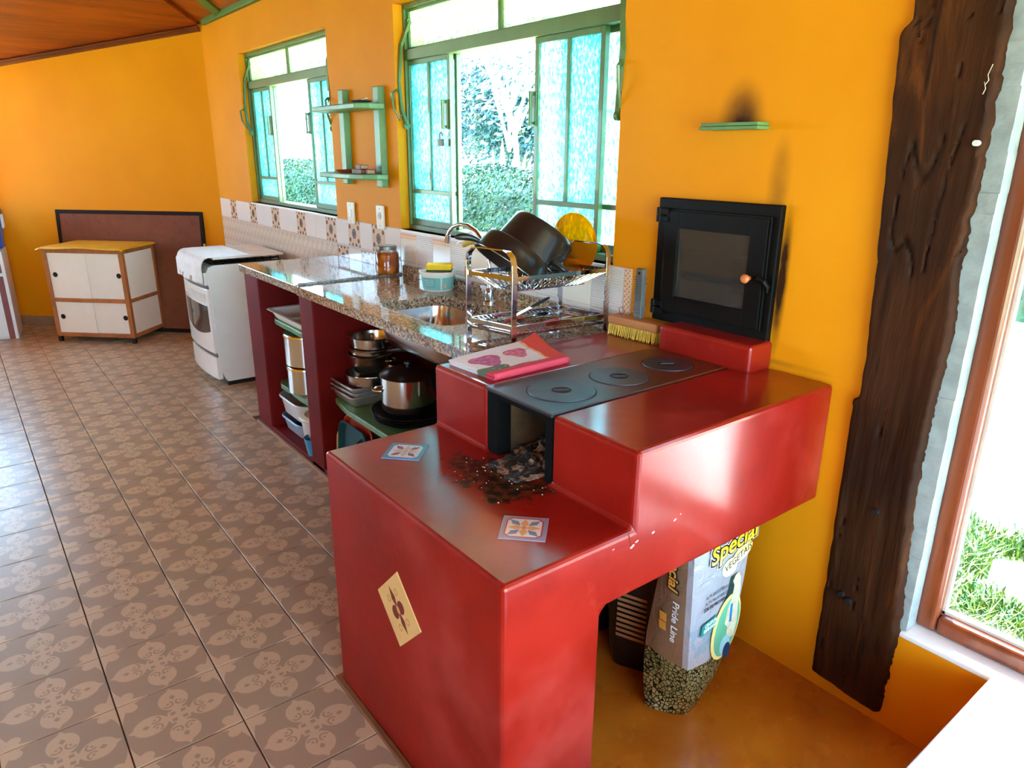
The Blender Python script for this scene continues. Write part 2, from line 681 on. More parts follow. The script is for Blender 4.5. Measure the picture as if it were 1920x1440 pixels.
def wall_grid(name, x0, x1, z0, z1, openings, M, thick=T, mat=None):
    xs = sorted({x0, x1, *[o[0] for o in openings], *[o[1] for o in openings]})
    zs = sorted({z0, z1, *[o[2] for o in openings], *[o[3] for o in openings]})
    mb = MB()

    def solid(i, j):
        if i < 0 or j < 0 or i >= len(xs) - 1 or j >= len(zs) - 1:
            return False
        cx, cz = (xs[i] + xs[i + 1]) / 2, (zs[j] + zs[j + 1]) / 2
        return not any(a < cx < b and c < cz < d for a, b, c, d in openings)
    for i in range(len(xs) - 1):
        for j in range(len(zs) - 1):
            if not solid(i, j):
                continue
            a, b, c, d = xs[i], xs[i + 1], zs[j], zs[j + 1]
            mb.add([(a, 0, c), (b, 0, c), (b, 0, d), (a, 0, d)], [(0, 1, 2, 3)], M)
            mb.add([(a, thick, c), (b, thick, c), (b, thick, d), (a, thick, d)], [(3, 2, 1, 0)], M)
            for di, dj, q in ((-1, 0, [(a, c), (a, d)]), (1, 0, [(b, c), (b, d)]), (0, -1, [(a, c), (b, c)]), (0, 1, [(a, d), (b, d)])):
                if not solid(i + di, j + dj):
                    (p, r), (s_, t) = q
                    mb.add([(p, 0, r), (s_, 0, t), (s_, thick, t), (p, thick, r)], [(0, 1, 2, 3)], M)
    return struct(mb.build(name, mat or ORANGE, origin=(0, 0, 0)))


W1 = (-4.743, -3.329, 1.0976, 2.060)
W2 = (-2.608, -1.182, 1.0904, 2.067)
WR = (-0.142, 2.3, 0.295, 2.22)
OV = (-0.925, -0.615, 1.0, 1.27)
I4 = Matrix.Identity(4)
wall_grid('wall_back', -5.5, 3.2, -0.2, 2.36, [W1, W2, WR, OV], I4)

# end wall of the eight-sided room, turned 45 degrees
CN = Vector((-5.5, 0, 0))
E45 = Vector((-0.6935, -0.7205, 0))
LEN45 = 1.95
M45 = frame_M(CN, -E45, Vector((-0.7205, 0.6935, 0)), (0, 0, 1))
mb = MB()
zt = lambda t: 2.275 - 0.139 * t
mb.add([(-t, y, z) for t in (0, LEN45) for y in (0, T) for z in (-0.2, zt(t) + 0.055)],
       [(0, 1, 3, 2), (4, 6, 7, 5), (0, 4, 5, 1), (2, 3, 7, 6), (0, 2, 6, 4), (1, 5, 7, 3)], M45)
struct(mb.build('wall_end', ORANGE, origin=(0, 0, 0)))
P7 = CN + E45 * LEN45                       # next corner
ML = frame_M((P7.x, P7.y, 0), (0, 1, 0), (-1, 0, 0), (0, 0, 1))
wall_grid('wall_left', -4.4, 0.0, -0.2, 2.06, [(-2.35, -0.14, 0.95, 1.99), (-4.2, -2.6, 0.95, 1.99)], ML)  # second unseen opening added to brighten the far end
YR = P7.y - 4.4
MR = frame_M((0, YR, 0), (1, 0, 0), (0, -1, 0), (0, 0, 1))
wall_grid('wall_rear', P7.x, 3.2, -0.2, 2.36, [(0.9, 2.7, 0.9, 2.15)], MR)  # unseen rear opening added to light the back wall
MRT = frame_M((3.2, 0, 0), (0, 1, 0), (1, 0, 0), (0, 0, 1))
wall_grid('wall_right', YR, 0.0, -0.2, 2.36, [(-3.4, -0.15, 0.06, 2.25)], MRT)  # unseen opening, made large to brighten the stove's right side

# baseboard of the end wall
mb = MB()
mb.box(-LEN45, 0, -0.012, 0, 0, 0.085, M45)
struct(mb.build('baseboard_end', simple('baseboard_tile', S(150, 112, 84), 0.4, var=0.15), bevel=0.003))

# ceiling: boards of the end slope, plain slopes elsewhere
def zA(x):
    return 2.338 + 0.2 * (x + 5.5)


def zB(y):
    return 2.345 - 0.25 * y


ce = MB()
RX, RXR = -2.3, 0.8
RYc = YR / 2
zr = zB(RYc) + 0.02
ce.add([(-5.55, 0.75, zB(0.75)), (3.4, 0.75, zB(0.75)), (RXR, RYc, zr), (RX, RYc, zr), (-5.5, 0.0, 2.345)], [(0, 1, 2, 3, 4)])
ce.add([(P7.x - 0.4, YR - 0.8, 2.0), (3.6, YR - 0.8, 2.18), (RXR, RYc, zr), (RX, RYc, zr)], [(0, 1, 2, 3)])
ce.add([(3.6, 0.75, zB(0.75)), (3.6, YR - 0.8, 2.18), (RXR, RYc, zr)], [(0, 1, 2)])
ce.add([(-5.55, 0.75, 2.157), (-5.5, 0.0, 2.36), (RX, RYc, zr), (P7.x - 0.4, YR - 0.8, 2.09), (P7.x - 0.5, P7.y, 2.085)], [(0, 1, 2, 3, 4)])
ceil_o = struct(ce.build('ceiling', CEIL_WOOD, origin=(0, 0, 0), solid=0.03))
k = 0
x = P7.x + 0.0
while x < -3.6:
    xa, xb = x + 0.0012, x + 0.0988
    def y0(xx):
        return (CN.y - (CN.x - xx) * 1.039) if xx < -5.5 else -(xx + 5.5) * 0.83
    ya, yb = y0(xa), y0(xb)
    mbp = MB()
    vs = []
    for xx, yy in ((xa, ya), (xb, yb)):
        for yv in (yy + (0.05 if xx < -5.5 else 0.0), YR + 1.2):
            for dz in (-0.018, 0.004):
                vs.append((xx, yv, zA(xx) + dz - 0.012))
    mbp.add(vs, [(0, 1, 3, 2), (4, 6, 7, 5), (0, 4, 5, 1), (2, 3, 7, 6), (0, 2, 6, 4), (1, 5, 7, 3)])
    mbp.build('ceiling_board', CEIL_WOOD, ceil_o)
    x += 0.1
    k += 1
# moulding at the top of the end wall
mb = MB()
A0 = CN + Vector((0, 0, zt(0))); A1 = P7 + Vector((0, 0, zt(LEN45)))
off = Vector((0.7205, -0.6935, 0)) * 0.018
mb.bar(A0 + off + Vector((0, 0, 0.018)), A1 + off + Vector((0, 0, 0.018)), 0.03, 0.034)
mb.bar(A0 + off * 2.2 + Vector((0, 0, 0.028)), A1 + off * 2.2 + Vector((0, 0, 0.028)), 0.022, 0.014)
struct(mb.build('trim_1', DARK_TRIM, bevel=0.004), 'dark wooden moulding between end wall and ceiling')
# green wall plate and hip rafter
mb = MB()
mb.box(-5.38, 3.2, -0.03, 0.13, 2.303, 2.44)
struct(mb.build('beam_1', GREEN_BEAM, bevel=0.004), 'green painted wall plate above the windows')
mb = MB()
hd = Vector((1.25, -1.0, 0.25))
hp = Vector((-4.99, -0.01, 2.375))
mb.bar(hp - hd * 0.02, hp + hd * 2.0, 0.07, 0.12)
struct(mb.build('beam_2', GREEN_BEAM, bevel=0.004), 'green painted hip rafter rising from the wall plate')

# ---- floor
TX, TY, SX, SY = -2.1639, -1.6094, 0.2546, 0.2629
fl = MB()
fl.box(P7.x - 0.05, 3.2, YR, 0.0, -0.1, -0.009)
floor_o = struct(fl.build('floor', GROUT, origin=(0, 0, 0)))
# one tile mesh, chamfered
def tile_mesh(name, hx, hy, th, ch, mat):
    me = bpy.data.meshes.new(name)
    vs = []
    for ax, ay, z in ((hx, hy, -th), (hx, hy, -ch), (hx - ch, hy - ch, 0)):
        vs += [(-ax, -ay, z), (ax, -ay, z), (ax, ay, z), (-ax, ay, z)]
    fs = [(8, 9, 10, 11)]
    for r in (0, 4):
        for q in range(4):
            fs.append((r + q, r + (q + 1) % 4, r + 4 + (q + 1) % 4, r + 4 + q))
    me.from_pydata(vs, [], fs)
    me.materials.append(mat)
    return me


tme = tile_mesh('floor_tile', SX / 2 - 0.0018, SY / 2 - 0.0018, 0.009, 0.0012, TILE)
far_tiles = MB()
for i in range(-14, 7):
    for j in range(-19, 21):
        cx, cy = TX + (j + 0.5) * SX, TY + (i + 0.5) * SY
        if cy > -0.03 or cx > 3.0 or cy < YR + 0.1:
            continue
        if cx < -5.5 and (cx + 5.5) * 0.7205 - cy * 0.6935 < -0.08:
            continue
        if cx < P7.x - 0.05:
            continue
        if cy > -0.557 and cx > -3.35:
            continue
        if cx > -1.12 and cy > -1.08:
            continue
        if -3 <= i and cx < -0.3:
            inst(tme, 'floor_tile', floor_o, (cx, cy, rnd.uniform(-0.0006, 0.0004)), (rnd.uniform(-.0012, .0012), rnd.uniform(-.0012, .0012), 0))
        else:
            far_tiles.box(cx - SX / 2 + 0.0018, cx + SX / 2 - 0.0018, cy - SY / 2 + 0.0018, cy + SY / 2 - 0.0018, -0.009, 0)
TILE_W = m_floor_tile('patterned_floor_tile_far', 'Object', (SX, SY), (TX, TY))
ft = far_tiles.build('floor_tiles_beyond', TILE_W, floor_o)
ft['kind'] = 'stuff'
mb = MB()
mb.box(-1.134, 3.2, -1.07, 0.0, -0.1, 0.0)
struct(mb.build('floor_cement', OCHRE, origin=(0, 0, 0)), 'ochre burnished cement floor under and beside the stove')
mb = MB()
mb.box(-1.14, 3.2, -1.086, -1.068, -0.02, 0.006)
mb.box(-1.152, -1.134, -1.086, -0.56, -0.02, 0.006)
struct(mb.build('trim_2', m_wood('edge_strip_wood', S(120, 76, 40), S(150, 100, 58), 10, (0.1, 1, 1), 0.5, 0.1), bevel=0.003), 'narrow brown strip where tiles meet the stove')
mb = MB()
mb.box(-3.335, -1.152, -0.562, -0.548, -0.02, 0.012)
struct(mb.build('trim_3', simple('beige_edge_strip', S(150, 112, 78), 0.5), bevel=0.002), 'narrow beige strip along the foot of the counter')

# ============================================================ windows
def pane(mbx, x0, x1, z0, z1, y):
    return mbx.box(x0, x1, y - 0.0015, y + 0.0015, z0, z1)


def sash(parent, x0, x1, z0, z1, y, zbar, handle=None):
    w = 0.02
    f = MB()
    d = 0.011
    f.box(x0, x0 + w, y - d, y + d, z0, z1)
    f.box(x1 - w, x1, y - d, y + d, z0, z1)
    f.box(x0 + w, x1 - w, y - d, y + d, z0, z0 + 0.028)
    f.box(x0 + w, x1 - w, y - d, y + d, z1 - w, z1)
    f.box(x0 + w, x1 - w, y - d * 0.9, y + d * 0.9, zbar - 0.009, zbar + 0.009)
    xm = (x0 + x1) / 2
    f.box(xm - 0.008, xm + 0.008, y - d * 0.8, y + d * 0.8, zbar + 0.009, z1 - w)
    s = f.build('sash', GREEN, parent, bevel=0.0015)
    for a, b, c, e in ((x0 + w, xm - 0.008, zbar + 0.009, z1 - w), (xm + 0.008, x1 - w, zbar + 0.009, z1 - w), (x0 + w, x1 - w, z0 + 0.028, zbar - 0.009)):
        pane(MB(), a, b, c, e, y).build('pane', GLASS, s)
    if handle is not None:
        h = MB()
        zc = 1.60
        hx = handle
        h.box(hx - 0.016, hx + 0.016, y - d - 0.006, y - d, zc - 0.06, zc + 0.06)
        h.box(hx - 0.005, hx + 0.005, y - d - 0.022, y - d - 0.006, zc - 0.055, zc - 0.045)
        h.box(hx - 0.005, hx + 0.005, y - d - 0.022, y - d - 0.006, zc + 0.045, zc + 0.055)
        h.cyl((hx, y - d - 0.02, zc - 0.06), (hx, y - d - 0.02, zc + 0.06), 0.006, n=8)
        h.build('handle', GREEN, s, bevel=0.001)
    return s


def lever(parent, x, y, side):
    """painted flat arm that props the top light open, with a looped grip"""
    l = MB()
    top = Vector((x, y + 0.03, 2.0))
    pts = [top, Vector((x - 0.012 * side, y - 0.01, 1.9)), Vector((x - 0.03 * side, y - 0.02, 1.75)), Vector((x - 0.02 * side, y - 0.016, 1.63)), Vector((x, y + 0.0, 1.56))]
    for a, b in zip(pts, pts[1:]):
        l.bar(a, b, 0.012, 0.022, up=(1, 0, 0))
    l.cyl((x - 0.006, y + 0.0, 1.56), (x + 0.006, y + 0.0, 1.56), 0.016, n=14)
    l.cyl((x - 0.006, y + 0.03, 2.0), (x + 0.006, y + 0.03, 2.0), 0.013, n=12)
    g = [Vector((x - 0.025 * side, y - 0.02, 1.585)), Vector((x - 0.04 * side, y - 0.045, 1.64)), Vector((x - 0.04 * side, y - 0.05, 1.70)), Vector((x - 0.03 * side, y - 0.03, 1.715)), Vector((x - 0.02 * side, y - 0.018, 1.69)), Vector((x - 0.015 * side, y - 0.012, 1.62))]
    l.tube(g, 0.006, 6, loop=True)
    return l.build('opening_lever', GREEN, parent, smooth=True)


def kitchen_window(n, box, label, slide_l, slide_r, padlock=False):
    x0, x1, z0, z1 = box
    e = sempty('window_%d' % n, ((x0 + x1) / 2, 0.07, z0), label)
    fr = MB()
    y0, y1 = 0.045, 0.125
    w = 0.018
    fr.box(x0, x0 + w, y0, y1, z0, z1)
    fr.box(x1 - w, x1, y0, y1, z0, z1)
    fr.box(x0 + w, x1 - w, y0, y1, z0, z0 + 0.022)
    fr.box(x0 + w, x1 - w, y0, y1, z1 - 0.02, z1)
    fr.build('window_frame', GREEN, e, bevel=0.002)
    tb = MB()
    zt0, zt1 = 1.838, 1.882
    tb.box(x0 + w, x1 - w, 0.04, 0.13, zt0, zt1)
    tb.build('transom_bar', GREEN, e, bevel=0.002)
    # two top lights
    xm = (x0 + x1) / 2
    for a, b in ((x0 + w, xm), (xm, x1 - w)):
        t = MB()
        t.box(a, a + 0.012, 0.06, 0.082, zt1, z1 - 0.02)
        t.box(b - 0.012, b, 0.06, 0.082, zt1, z1 - 0.02)
        t.box(a + 0.012, b - 0.012, 0.06, 0.082, zt1, zt1 + 0.01)
        t.box(a + 0.012, b - 0.012, 0.06, 0.082, z1 - 0.03, z1 - 0.02)
        so = t.build('top_light', GREEN, e, bevel=0.001)
        pane(MB(), a + 0.012, b - 0.012, zt1 + 0.01, z1 - 0.03, 0.071).build('pane', GLASS_TOP, so)
    pw = (x1 - x0 - 2 * w) / 4 + 0.008
    zb = 1.268
    a = x0 + w
    sash(e, a, a + pw, z0 + 0.022, zt0, 0.098, zb)
    sash(e, x1 - w - pw, x1 - w, z0 + 0.022, zt0, 0.098, zb)
    sl = sash(e, slide_l, slide_l + pw, z0 + 0.022, zt0, 0.068, zb, handle=slide_l + pw - 0.03)
    sr = sash(e, slide_r, slide_r + pw, z0 + 0.022, zt0, 0.068, zb, handle=slide_r + 0.0)
    lever(e, x0 + 0.03, 0.035, 1)
    lever(e, x1 - 0.03, 0.02, -1)
    if padlock:
        p = MB()
        px, py, pz = slide_l + pw - 0.05, 0.04, 1.50
        p.box(px - 0.016, px + 0.016, py - 0.008, py + 0.006, pz - 0.03, pz)
        p.tube([(px - 0.01, py, pz), (px - 0.01, py, pz + 0.02), (px, py, pz + 0.028), (px + 0.01, py, pz + 0.02), (px + 0.01, py, pz + 0.012)], 0.003, 6)
        p.build('padlock', simple('dark_padlock', S(60, 50, 40), 0.4, 0.6), e, bevel=0.002)
    return e


kitchen_window(1, W1, 'smaller-looking far window with green steel sliding sashes over the range', -4.71, -3.752)
kitchen_window(2, W2, 'near window with green steel sliding sashes over the sink', -2.60, -1.677, True)
for nn, bx in ((4, W1), (5, W2)):
    mb = MB()
    mb.box(bx[0] + 0.0005, bx[1] - 0.0005, -0.008, 0.045, bx[2] - 0.012, bx[2])
    struct(mb.build('trim_%d' % nn, WHITE_SILL, bevel=0.003), 'white glazed sill under a kitchen window')

# ---- tall fixed window on the right, with brown timber frame
wr = sempty('window_3', (1.1, 0.1, 0.295), 'tall fixed window beside the dark post, red-brown wooden frame')
x0, x1, z0, z1 = WR
mb = MB()
fx0 = -0.098
# profile: outer board plus inner bead, swept around
def frame_piece(mb, a0, a1, b0, b1, y0, y1):
    mb.box(a0, a1, y0, y1, b0, b1)
fw = 0.05
for (a0, a1, b0, b1) in ((fx0, fx0 + fw, 0.297, z1), (x1 - fw, x1, 0.297, z1), (fx0 + fw, x1 - fw, 0.297, 0.297 + fw), (fx0 + fw, x1 - fw, z1 - fw, z1)):
    mb.box(a0, a1, 0.055, 0.125, b0, b1)
mb.build('window_frame', BROWN_FRAME, wr, bevel=0.012, seg=4)
mb = MB()
q = fw - 0.004
for (a0, a1, b0, b1) in ((fx0 + q, fx0 + q + 0.012, 0.335, z1 - fw), (x1 - fw - 0.008, x1 - fw + 0.004, 0.335, z1 - fw), (fx0 + q, x1 - fw, 0.297 + q, 0.297 + q + 0.012)):
    mb.box(a0, a1, 0.082, 0.098, b0, b1)
mb.build('glazing_bead', simple('pale_glazing_bead', S(205, 190, 170), 0.5), wr, bevel=0.002)
pane(MB(), fx0 + fw, x1 - fw, 0.297 + fw, z1 - fw, 0.105).build('pane', CLEAR, wr)
mb = MB()
mb.box(-0.141, 2.29, -0.004, 0.158, 0.280, 0.2955)
struct(mb.build('trim_6', WHITE_SILL, bevel=0.004), 'white sill under the tall right window')
# grey mortar strip between post and frame
mb = MB()
n = 46
for s_ in range(n):
    za, zb_ = 0.297 + (2.2 - 0.297) * s_ / n, 0.297 + (2.2 - 0.297) * (s_ + 1) / n
    j = 0.006 * noise.noise((0, 0, za * 9))
    mb.box(-0.141, -0.094 + j * 0.4, 0.006 + j, 0.12, za, zb_)
struct(mb.build('trim_7', CONCRETE), 'rough grey mortar strip between post and window frame')

# ---- old timber post let into the wall
def post_left(z):
    pts = [(0.06, -0.309), (0.85, -0.313), (0.862, -0.318), (0.872, -0.303), (0.885, -0.300), (0.99, -0.302), (1.12, -0.308), (1.4, -0.326), (1.69, -0.345), (1.705, -0.340), (1.72, -0.322), (1.79, -0.326), (2.3, -0.34)]
    for (a, xa), (b, xb) in zip(pts, pts[1:]):
        if a <= z <= b:
            return xa + (xb - xa) * (z - a) / (b - a)
    return pts[0][1]


def post_right(z):
    pts = [(0.03, -0.113), (0.3, -0.104), (0.5, -0.118), (0.67, -0.130), (0.9, -0.128), (1.08, -0.119), (1.2, -0.132), (1.44, -0.127), (1.7, -0.130), (2.3, -0.13)]
    for (a, xa), (b, xb) in zip(pts, pts[1:]):
        if a <= z <= b:
            return xa + (xb - xa) * (z - a) / (b - a) + 0.006 * noise.noise((3, 0, z * 30)) + 0.004 * noise.noise((8, 0, z * 90))
    return pts[0][1]


def post_pt(u, v):
    z = 0.058 + v * 2.24
    a = post_left(z) + 0.003 * noise.noise((7, 1, z * 22))
    b = post_right(z)
    z2 = z - 0.02 * u if v < 0.01 else z
    x = a + (b - a) * u
    y = -0.022
    y += 0.005 * noise.noise((x * 12, 5, z * 2.2)) + 0.0025 * noise.noise((x * 60, 9, z * 6))
    cr = abs(noise.noise((x * 16 + 2.2, 1, z * 1.6)))
    if cr < 0.022 and noise.noise((x * 5, 3, z * 2.5)) > 0.0:
        y += 0.009 * (1 - cr / 0.022)
    ue = min(u, 1 - u)
    if ue < 0.06:
        y += 0.018 * (1 - ue / 0.06) ** 2
    return Vector((x, min(y, -0.002), z2))


mb = MB()
NU, NV = 34, 300
mb.grid(post_pt, NU, NV)
w_ = NU + 1
ring = [i for i in range(w_)] + [j * w_ + NU for j in range(1, NV + 1)] + [NV * w_ + i for i in range(NU - 1, -1, -1)] + [j * w_ for j in range(NV - 1, 0, -1)]
base = len(mb.v)
for i in ring:
    p = mb.v[i]
    mb.v.append(Vector((p.x, -0.0008, p.z)))
m_ = len(ring)
for k in range(m_):
    l = (k + 1) % m_
    mb.f.append((ring[l], ring[k], base + k, base + l))
post = thing('timber_post', 'rough dark brown timber post set into the orange wall', 'post', (-0.22, 0.0, 0.05))
po = mb.build('post_body', POST, post, smooth=True, ang=50)
mb = MB()
mb.cyl((-0.142, -0.034, 1.472), (-0.142, -0.012, 1.472), 0.006, n=12)
mb.build('nail', simple('white_nail_head', S(220, 215, 205), 0.4), post)
HOLE = simple('black_bolt_hole', S(12, 8, 6), 0.9)
for hx, hz in ((-0.205, 0.60), (-0.253, 0.335), (-0.232, 0.325)):
    mb = MB()
    mb.cyl((hx, -0.033, hz), (hx + 0.002, -0.012, hz), 0.0075, n=10)
    mb.build('bolt_hole', HOLE, post)
mb = MB()
mb.tube([(-0.139, -0.032, 1.62), (-0.141, -0.04, 1.60), (-0.137, -0.042, 1.59), (-0.142, -0.04, 1.583), (-0.146, -0.038, 1.588), (-0.142, -0.036, 1.575), (-0.146, -0.034, 1.565)], 0.0009, 5)
mb.build('string', simple('pale_string', S(190, 175, 150), 0.8), post)

# ---- low white-topped ledge running out from the tall window
led = thing('low_ledge', 'low white-topped masonry ledge under the tall window', 'bench', (0.85, -1.2, 0.0))
mb = MB()
mb.box(0.125, 1.6, -2.6, -0.001, 0.0, 0.275)
mb.build('ledge_body', ORANGE, led)
mb = MB()
mb.box(0.103, 1.62, -2.62, -0.006, 0.275, 0.2975)
mb.build('ledge_top', simple('white_ledge_top', S(244, 244, 244), 0.25, var=0.02), led, bevel=0.006, seg=3)

# ============================================================ wall tiles behind the counter
DECO = Mat('brown_flower_wall_tile', (0.7, 0.6, 0.5), 0.2)
x, y, z = DECO.xyz()
xx, zz = x / 0.069, z / 0.069
r = (xx * xx + zz * zz * 0.8).sqrt()
ang = zz.atan2(xx)
spoke = ((ang * 8.0).sin() * 0.5 + 0.5)
disc = r.lt(0.36)
dcol = DECO.mix((spoke.gt(0.55)) * r.gt(0.1), S(70, 62, 70), S(150, 128, 112))
cx_, cz_ = xx.abs(), zz.abs()
pet = ((((cx_ - 0.72) * (cx_ - 0.72) + (cz_ - 0.5) * (cz_ - 0.5)).sqrt()).lt(0.17)).max((((cx_ - 0.3) * (cx_ - 0.3) + (cz_ - 0.86) * (cz_ - 0.86)).sqrt()).lt(0.15))
pet = pet.max(((cx_ - 0.95).abs() + (cz_ - 0.95).abs()).lt(0.2))
c = DECO.mix(DECO.noise(30, 3), S(214, 176, 138), S(226, 194, 160))
c = DECO.mix(pet, c, S(108, 72, 60))
c = DECO.mix(disc, c, dcol)
DECO.col(c)
DECO = DECO.m
PLAIN = simple('white_glazed_wall_tile', S(232, 222, 210), 0.14, var=0.02)
RIB = Mat('ribbed_white_wall_tile', S(230, 220, 206), 0.2)
_x, _y, _z = RIB.xyz()
RIB.col(RIB.mix(RIB.noise(5, 2), S(228, 218, 204), S(236, 228, 216)))
RIB.bump((_z * 760.0).sin(), 0.55, 0.002)
RIB = RIB.m
ORN = Mat('white_wall_tile_with_orange_band', S(230, 220, 206), 0.18)
_x, _y, _z = ORN.xyz()
row = (_z - 0.045) / 0.016
ph = (_x / 0.0135 + row * 0.12).frac() - 0.5
dia = (ph.abs() * 1.7 + (row.abs() - 0.45).abs() * 1.2).lt(0.55) * row.abs().lt(1.0)
c = ORN.mix(ORN.noise(5, 2), S(230, 214, 190), S(236, 222, 200))
c = ORN.mix(dia, c, ORN.mix(row.step(-0.8, 0.8), S(240, 178, 70), S(232, 120, 50)))
ORN.col(c)
ORN = ORN.m
LATT = Mat('orange_lattice_wall_tile', S(236, 214, 180), 0.2)
_x, _y, _z = LATT.xyz()
a1 = ((_x + _z) / 0.017).frac()
a2 = ((_x - _z) / 0.017).frac()
LATT.col(LATT.mix(((a1 - 0.5).abs().lt(0.32)) * ((a2 - 0.5).abs().lt(0.32)), S(240, 222, 192), S(230, 158, 96)))
LATT = LATT.m
STONE = Mat('mottled_beige_wall_tile', S(214, 190, 166), 0.2)
STONE.col(STONE.mix(STONE.noise(22, 4).step(0.3, 0.7), S(196, 172, 148), S(226, 206, 184)))
STONE = STONE.m

bs = sempty('backsplash', (-3.2, 0.0, 0.9), 'wall tiling behind the counter and range')
mb = MB()
mb.box(-5.48, -1.09, -0.004, -0.0005, 0.70, 1.0904)
mb.build('grout_bed', simple('pale_grout', S(206, 190, 172), 0.8, var=0.06), bs)
_cache = {}


def wtile(x0, x1, z0, z1, mat, th=0.007):
    g = 0.0012
    key = (round(x1 - x0, 3), round(z1 - z0, 3), mat.name)
    if key not in _cache:
        me = tile_mesh('wall_tile', (x1 - x0) / 2 - g, (z1 - z0) / 2 - g, th, 0.001, mat)
        # stand the tile up: local z -> -y, local y -> z
        for v in me.vertices:
            px, py, pz = v.co
            v.co = (px, -pz - th + 0.0, py)
        _cache[key] = me
    inst(_cache[key], 'wall_tile', bs, ((x0 + x1) / 2, 0.0, (z0 + z1) / 2))


decos = [-5.231, -4.794, -4.356, -3.920, -3.481, -3.184, -2.903]
dw = 0.136
zr1, zr0 = 1.0904, 0.953
prev = -5.478
for dx in decos:
    gap = dx - prev
    nn = max(1, round(gap / 0.15))
    for q_ in range(nn):
        wtile(prev + gap * q_ / nn, prev + gap * (q_ + 1) / nn, zr0, zr1, PLAIN)
    wtile(dx, dx + dw, zr0, zr1, DECO)
    prev = dx + dw
wtile(prev, -2.610, zr0, zr1, PLAIN)
# second row: mottled on the far stretch, chequered near the jar
xx_ = -5.478
while xx_ < -3.35:
    xe = min(xx_ + 0.0712, -3.337)
    for z0_, z1_ in ((0.882, 0.952), (0.811, 0.881), (0.74, 0.81)):
        wtile(xx_, xe, z0_, z1_, STONE)
    xx_ += 0.0712
wtile(-3.337, -3.197, 0.815, 0.942, DECO)
wtile(-3.197, -3.040, 0.815, 0.942, PLAIN)
wtile(-3.040, -2.903, 0.815, 0.942, DECO)
wtile(-2.903, -2.755, 0.815, 0.942, PLAIN)
wtile(-2.755, -2.610, 0.815, 0.942, DECO)
xx_ = -2.609
k = 0
while xx_ < -1.14:
    xe = min(xx_ + 0.1485, -1.120)
    wtile(xx_, xe, 0.940, 1.0904, ORN if k % 2 == 0 else RIB)
    wtile(xx_, xe, 0.80, 0.940, RIB if k % 2 else PLAIN)
    xx_ += 0.1485
    k += 1
wtile(-1.119, -1.089, 0.94, 1.0904, LATT)
wtile(-1.119, -1.089, 0.886, 0.94, LATT)

# ============================================================ wood stove
stv = thing('wood_stove', 'red burnished cement wood stove with iron cooktop and hearth', 'stove', (-0.75, -0.5, 0.0))
BX0, BX1 = -1.134, -0.371
Myz = frame_M((0, 0, 0), (0, 1, 0), (0, 0, 1), (1, 0, 0))
_xs = [BX0, -0.886, -0.632, BX1]
_ys = [-1.069, -0.815, -0.733, -0.104, -0.002]
_zs = [0.0, 0.56, 0.7124, 0.8855]


def _sol(i, j, k):
    if not (0 <= i < 3 and 0 <= j < 4 and 0 <= k < 3):
        return False
    if k == 0:
        return j == 0
    if k == 1:
        return True
    return j >= 2 and not (i == 1 and j == 2)


mb = MB()
for i in range(3):
    for j in range(4):
        for k in range(3):
            if not _sol(i, j, k):
                continue
            c8 = [(_xs[i + a], _ys[j + b], _zs[k + c]) for a in (0, 1) for b in (0, 1) for c in (0, 1)]
            for d_, f_ in (((-1, 0, 0), (0, 1, 3, 2)), ((1, 0, 0), (4, 6, 7, 5)), ((0, -1, 0), (0, 4, 5, 1)), ((0, 1, 0), (2, 3, 7, 6)), ((0, 0, -1), (0, 2, 6, 4)), ((0, 0, 1), (1, 5, 7, 3))):
                if not _sol(i + d_[0], j + d_[1], k + d_[2]):
                    mb.add([c8[q_] for q_ in f_], [(0, 1, 2, 3)])
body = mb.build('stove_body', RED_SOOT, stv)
bm = bmesh.new()
bm.from_mesh(body.data)
bmesh.ops.remove_doubles(bm, verts=bm.verts, dist=1e-5)
bmesh.ops.dissolve_limit(bm, angle_limit=0.02, verts=bm.verts, edges=bm.edges)
bmesh.ops.recalc_face_normals(bm, faces=bm.faces)
bm.to_mesh(body.data)
bm.free()
# rounded haunch where the leg meets the beam
mb = MB()
hp_ = [(-0.816, 0.561), (-0.775, 0.561), (-0.795, 0.555), (-0.808, 0.543), (-0.816, 0.522)]
mb.prism(hp_, BX0 + 0.01, BX1 - 0.0105, Myz)
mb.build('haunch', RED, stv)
md = body.modifiers.new('worn_edges', 'BEVEL')
md.width = 0.011
md.segments = 3
md.limit_method = 'ANGLE'
md.angle_limit = math.radians(40)
mb = MB()
mb.box(BX0, -1.0, -0.816, -0.002, 0.0, 0.561)
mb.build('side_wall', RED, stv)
mb = MB()
mb.box(-0.876, -0.556, -0.106, -0.002, 0.88, 0.962)
mb.build('flue_step', RED, stv, bevel=0.012, seg=3)
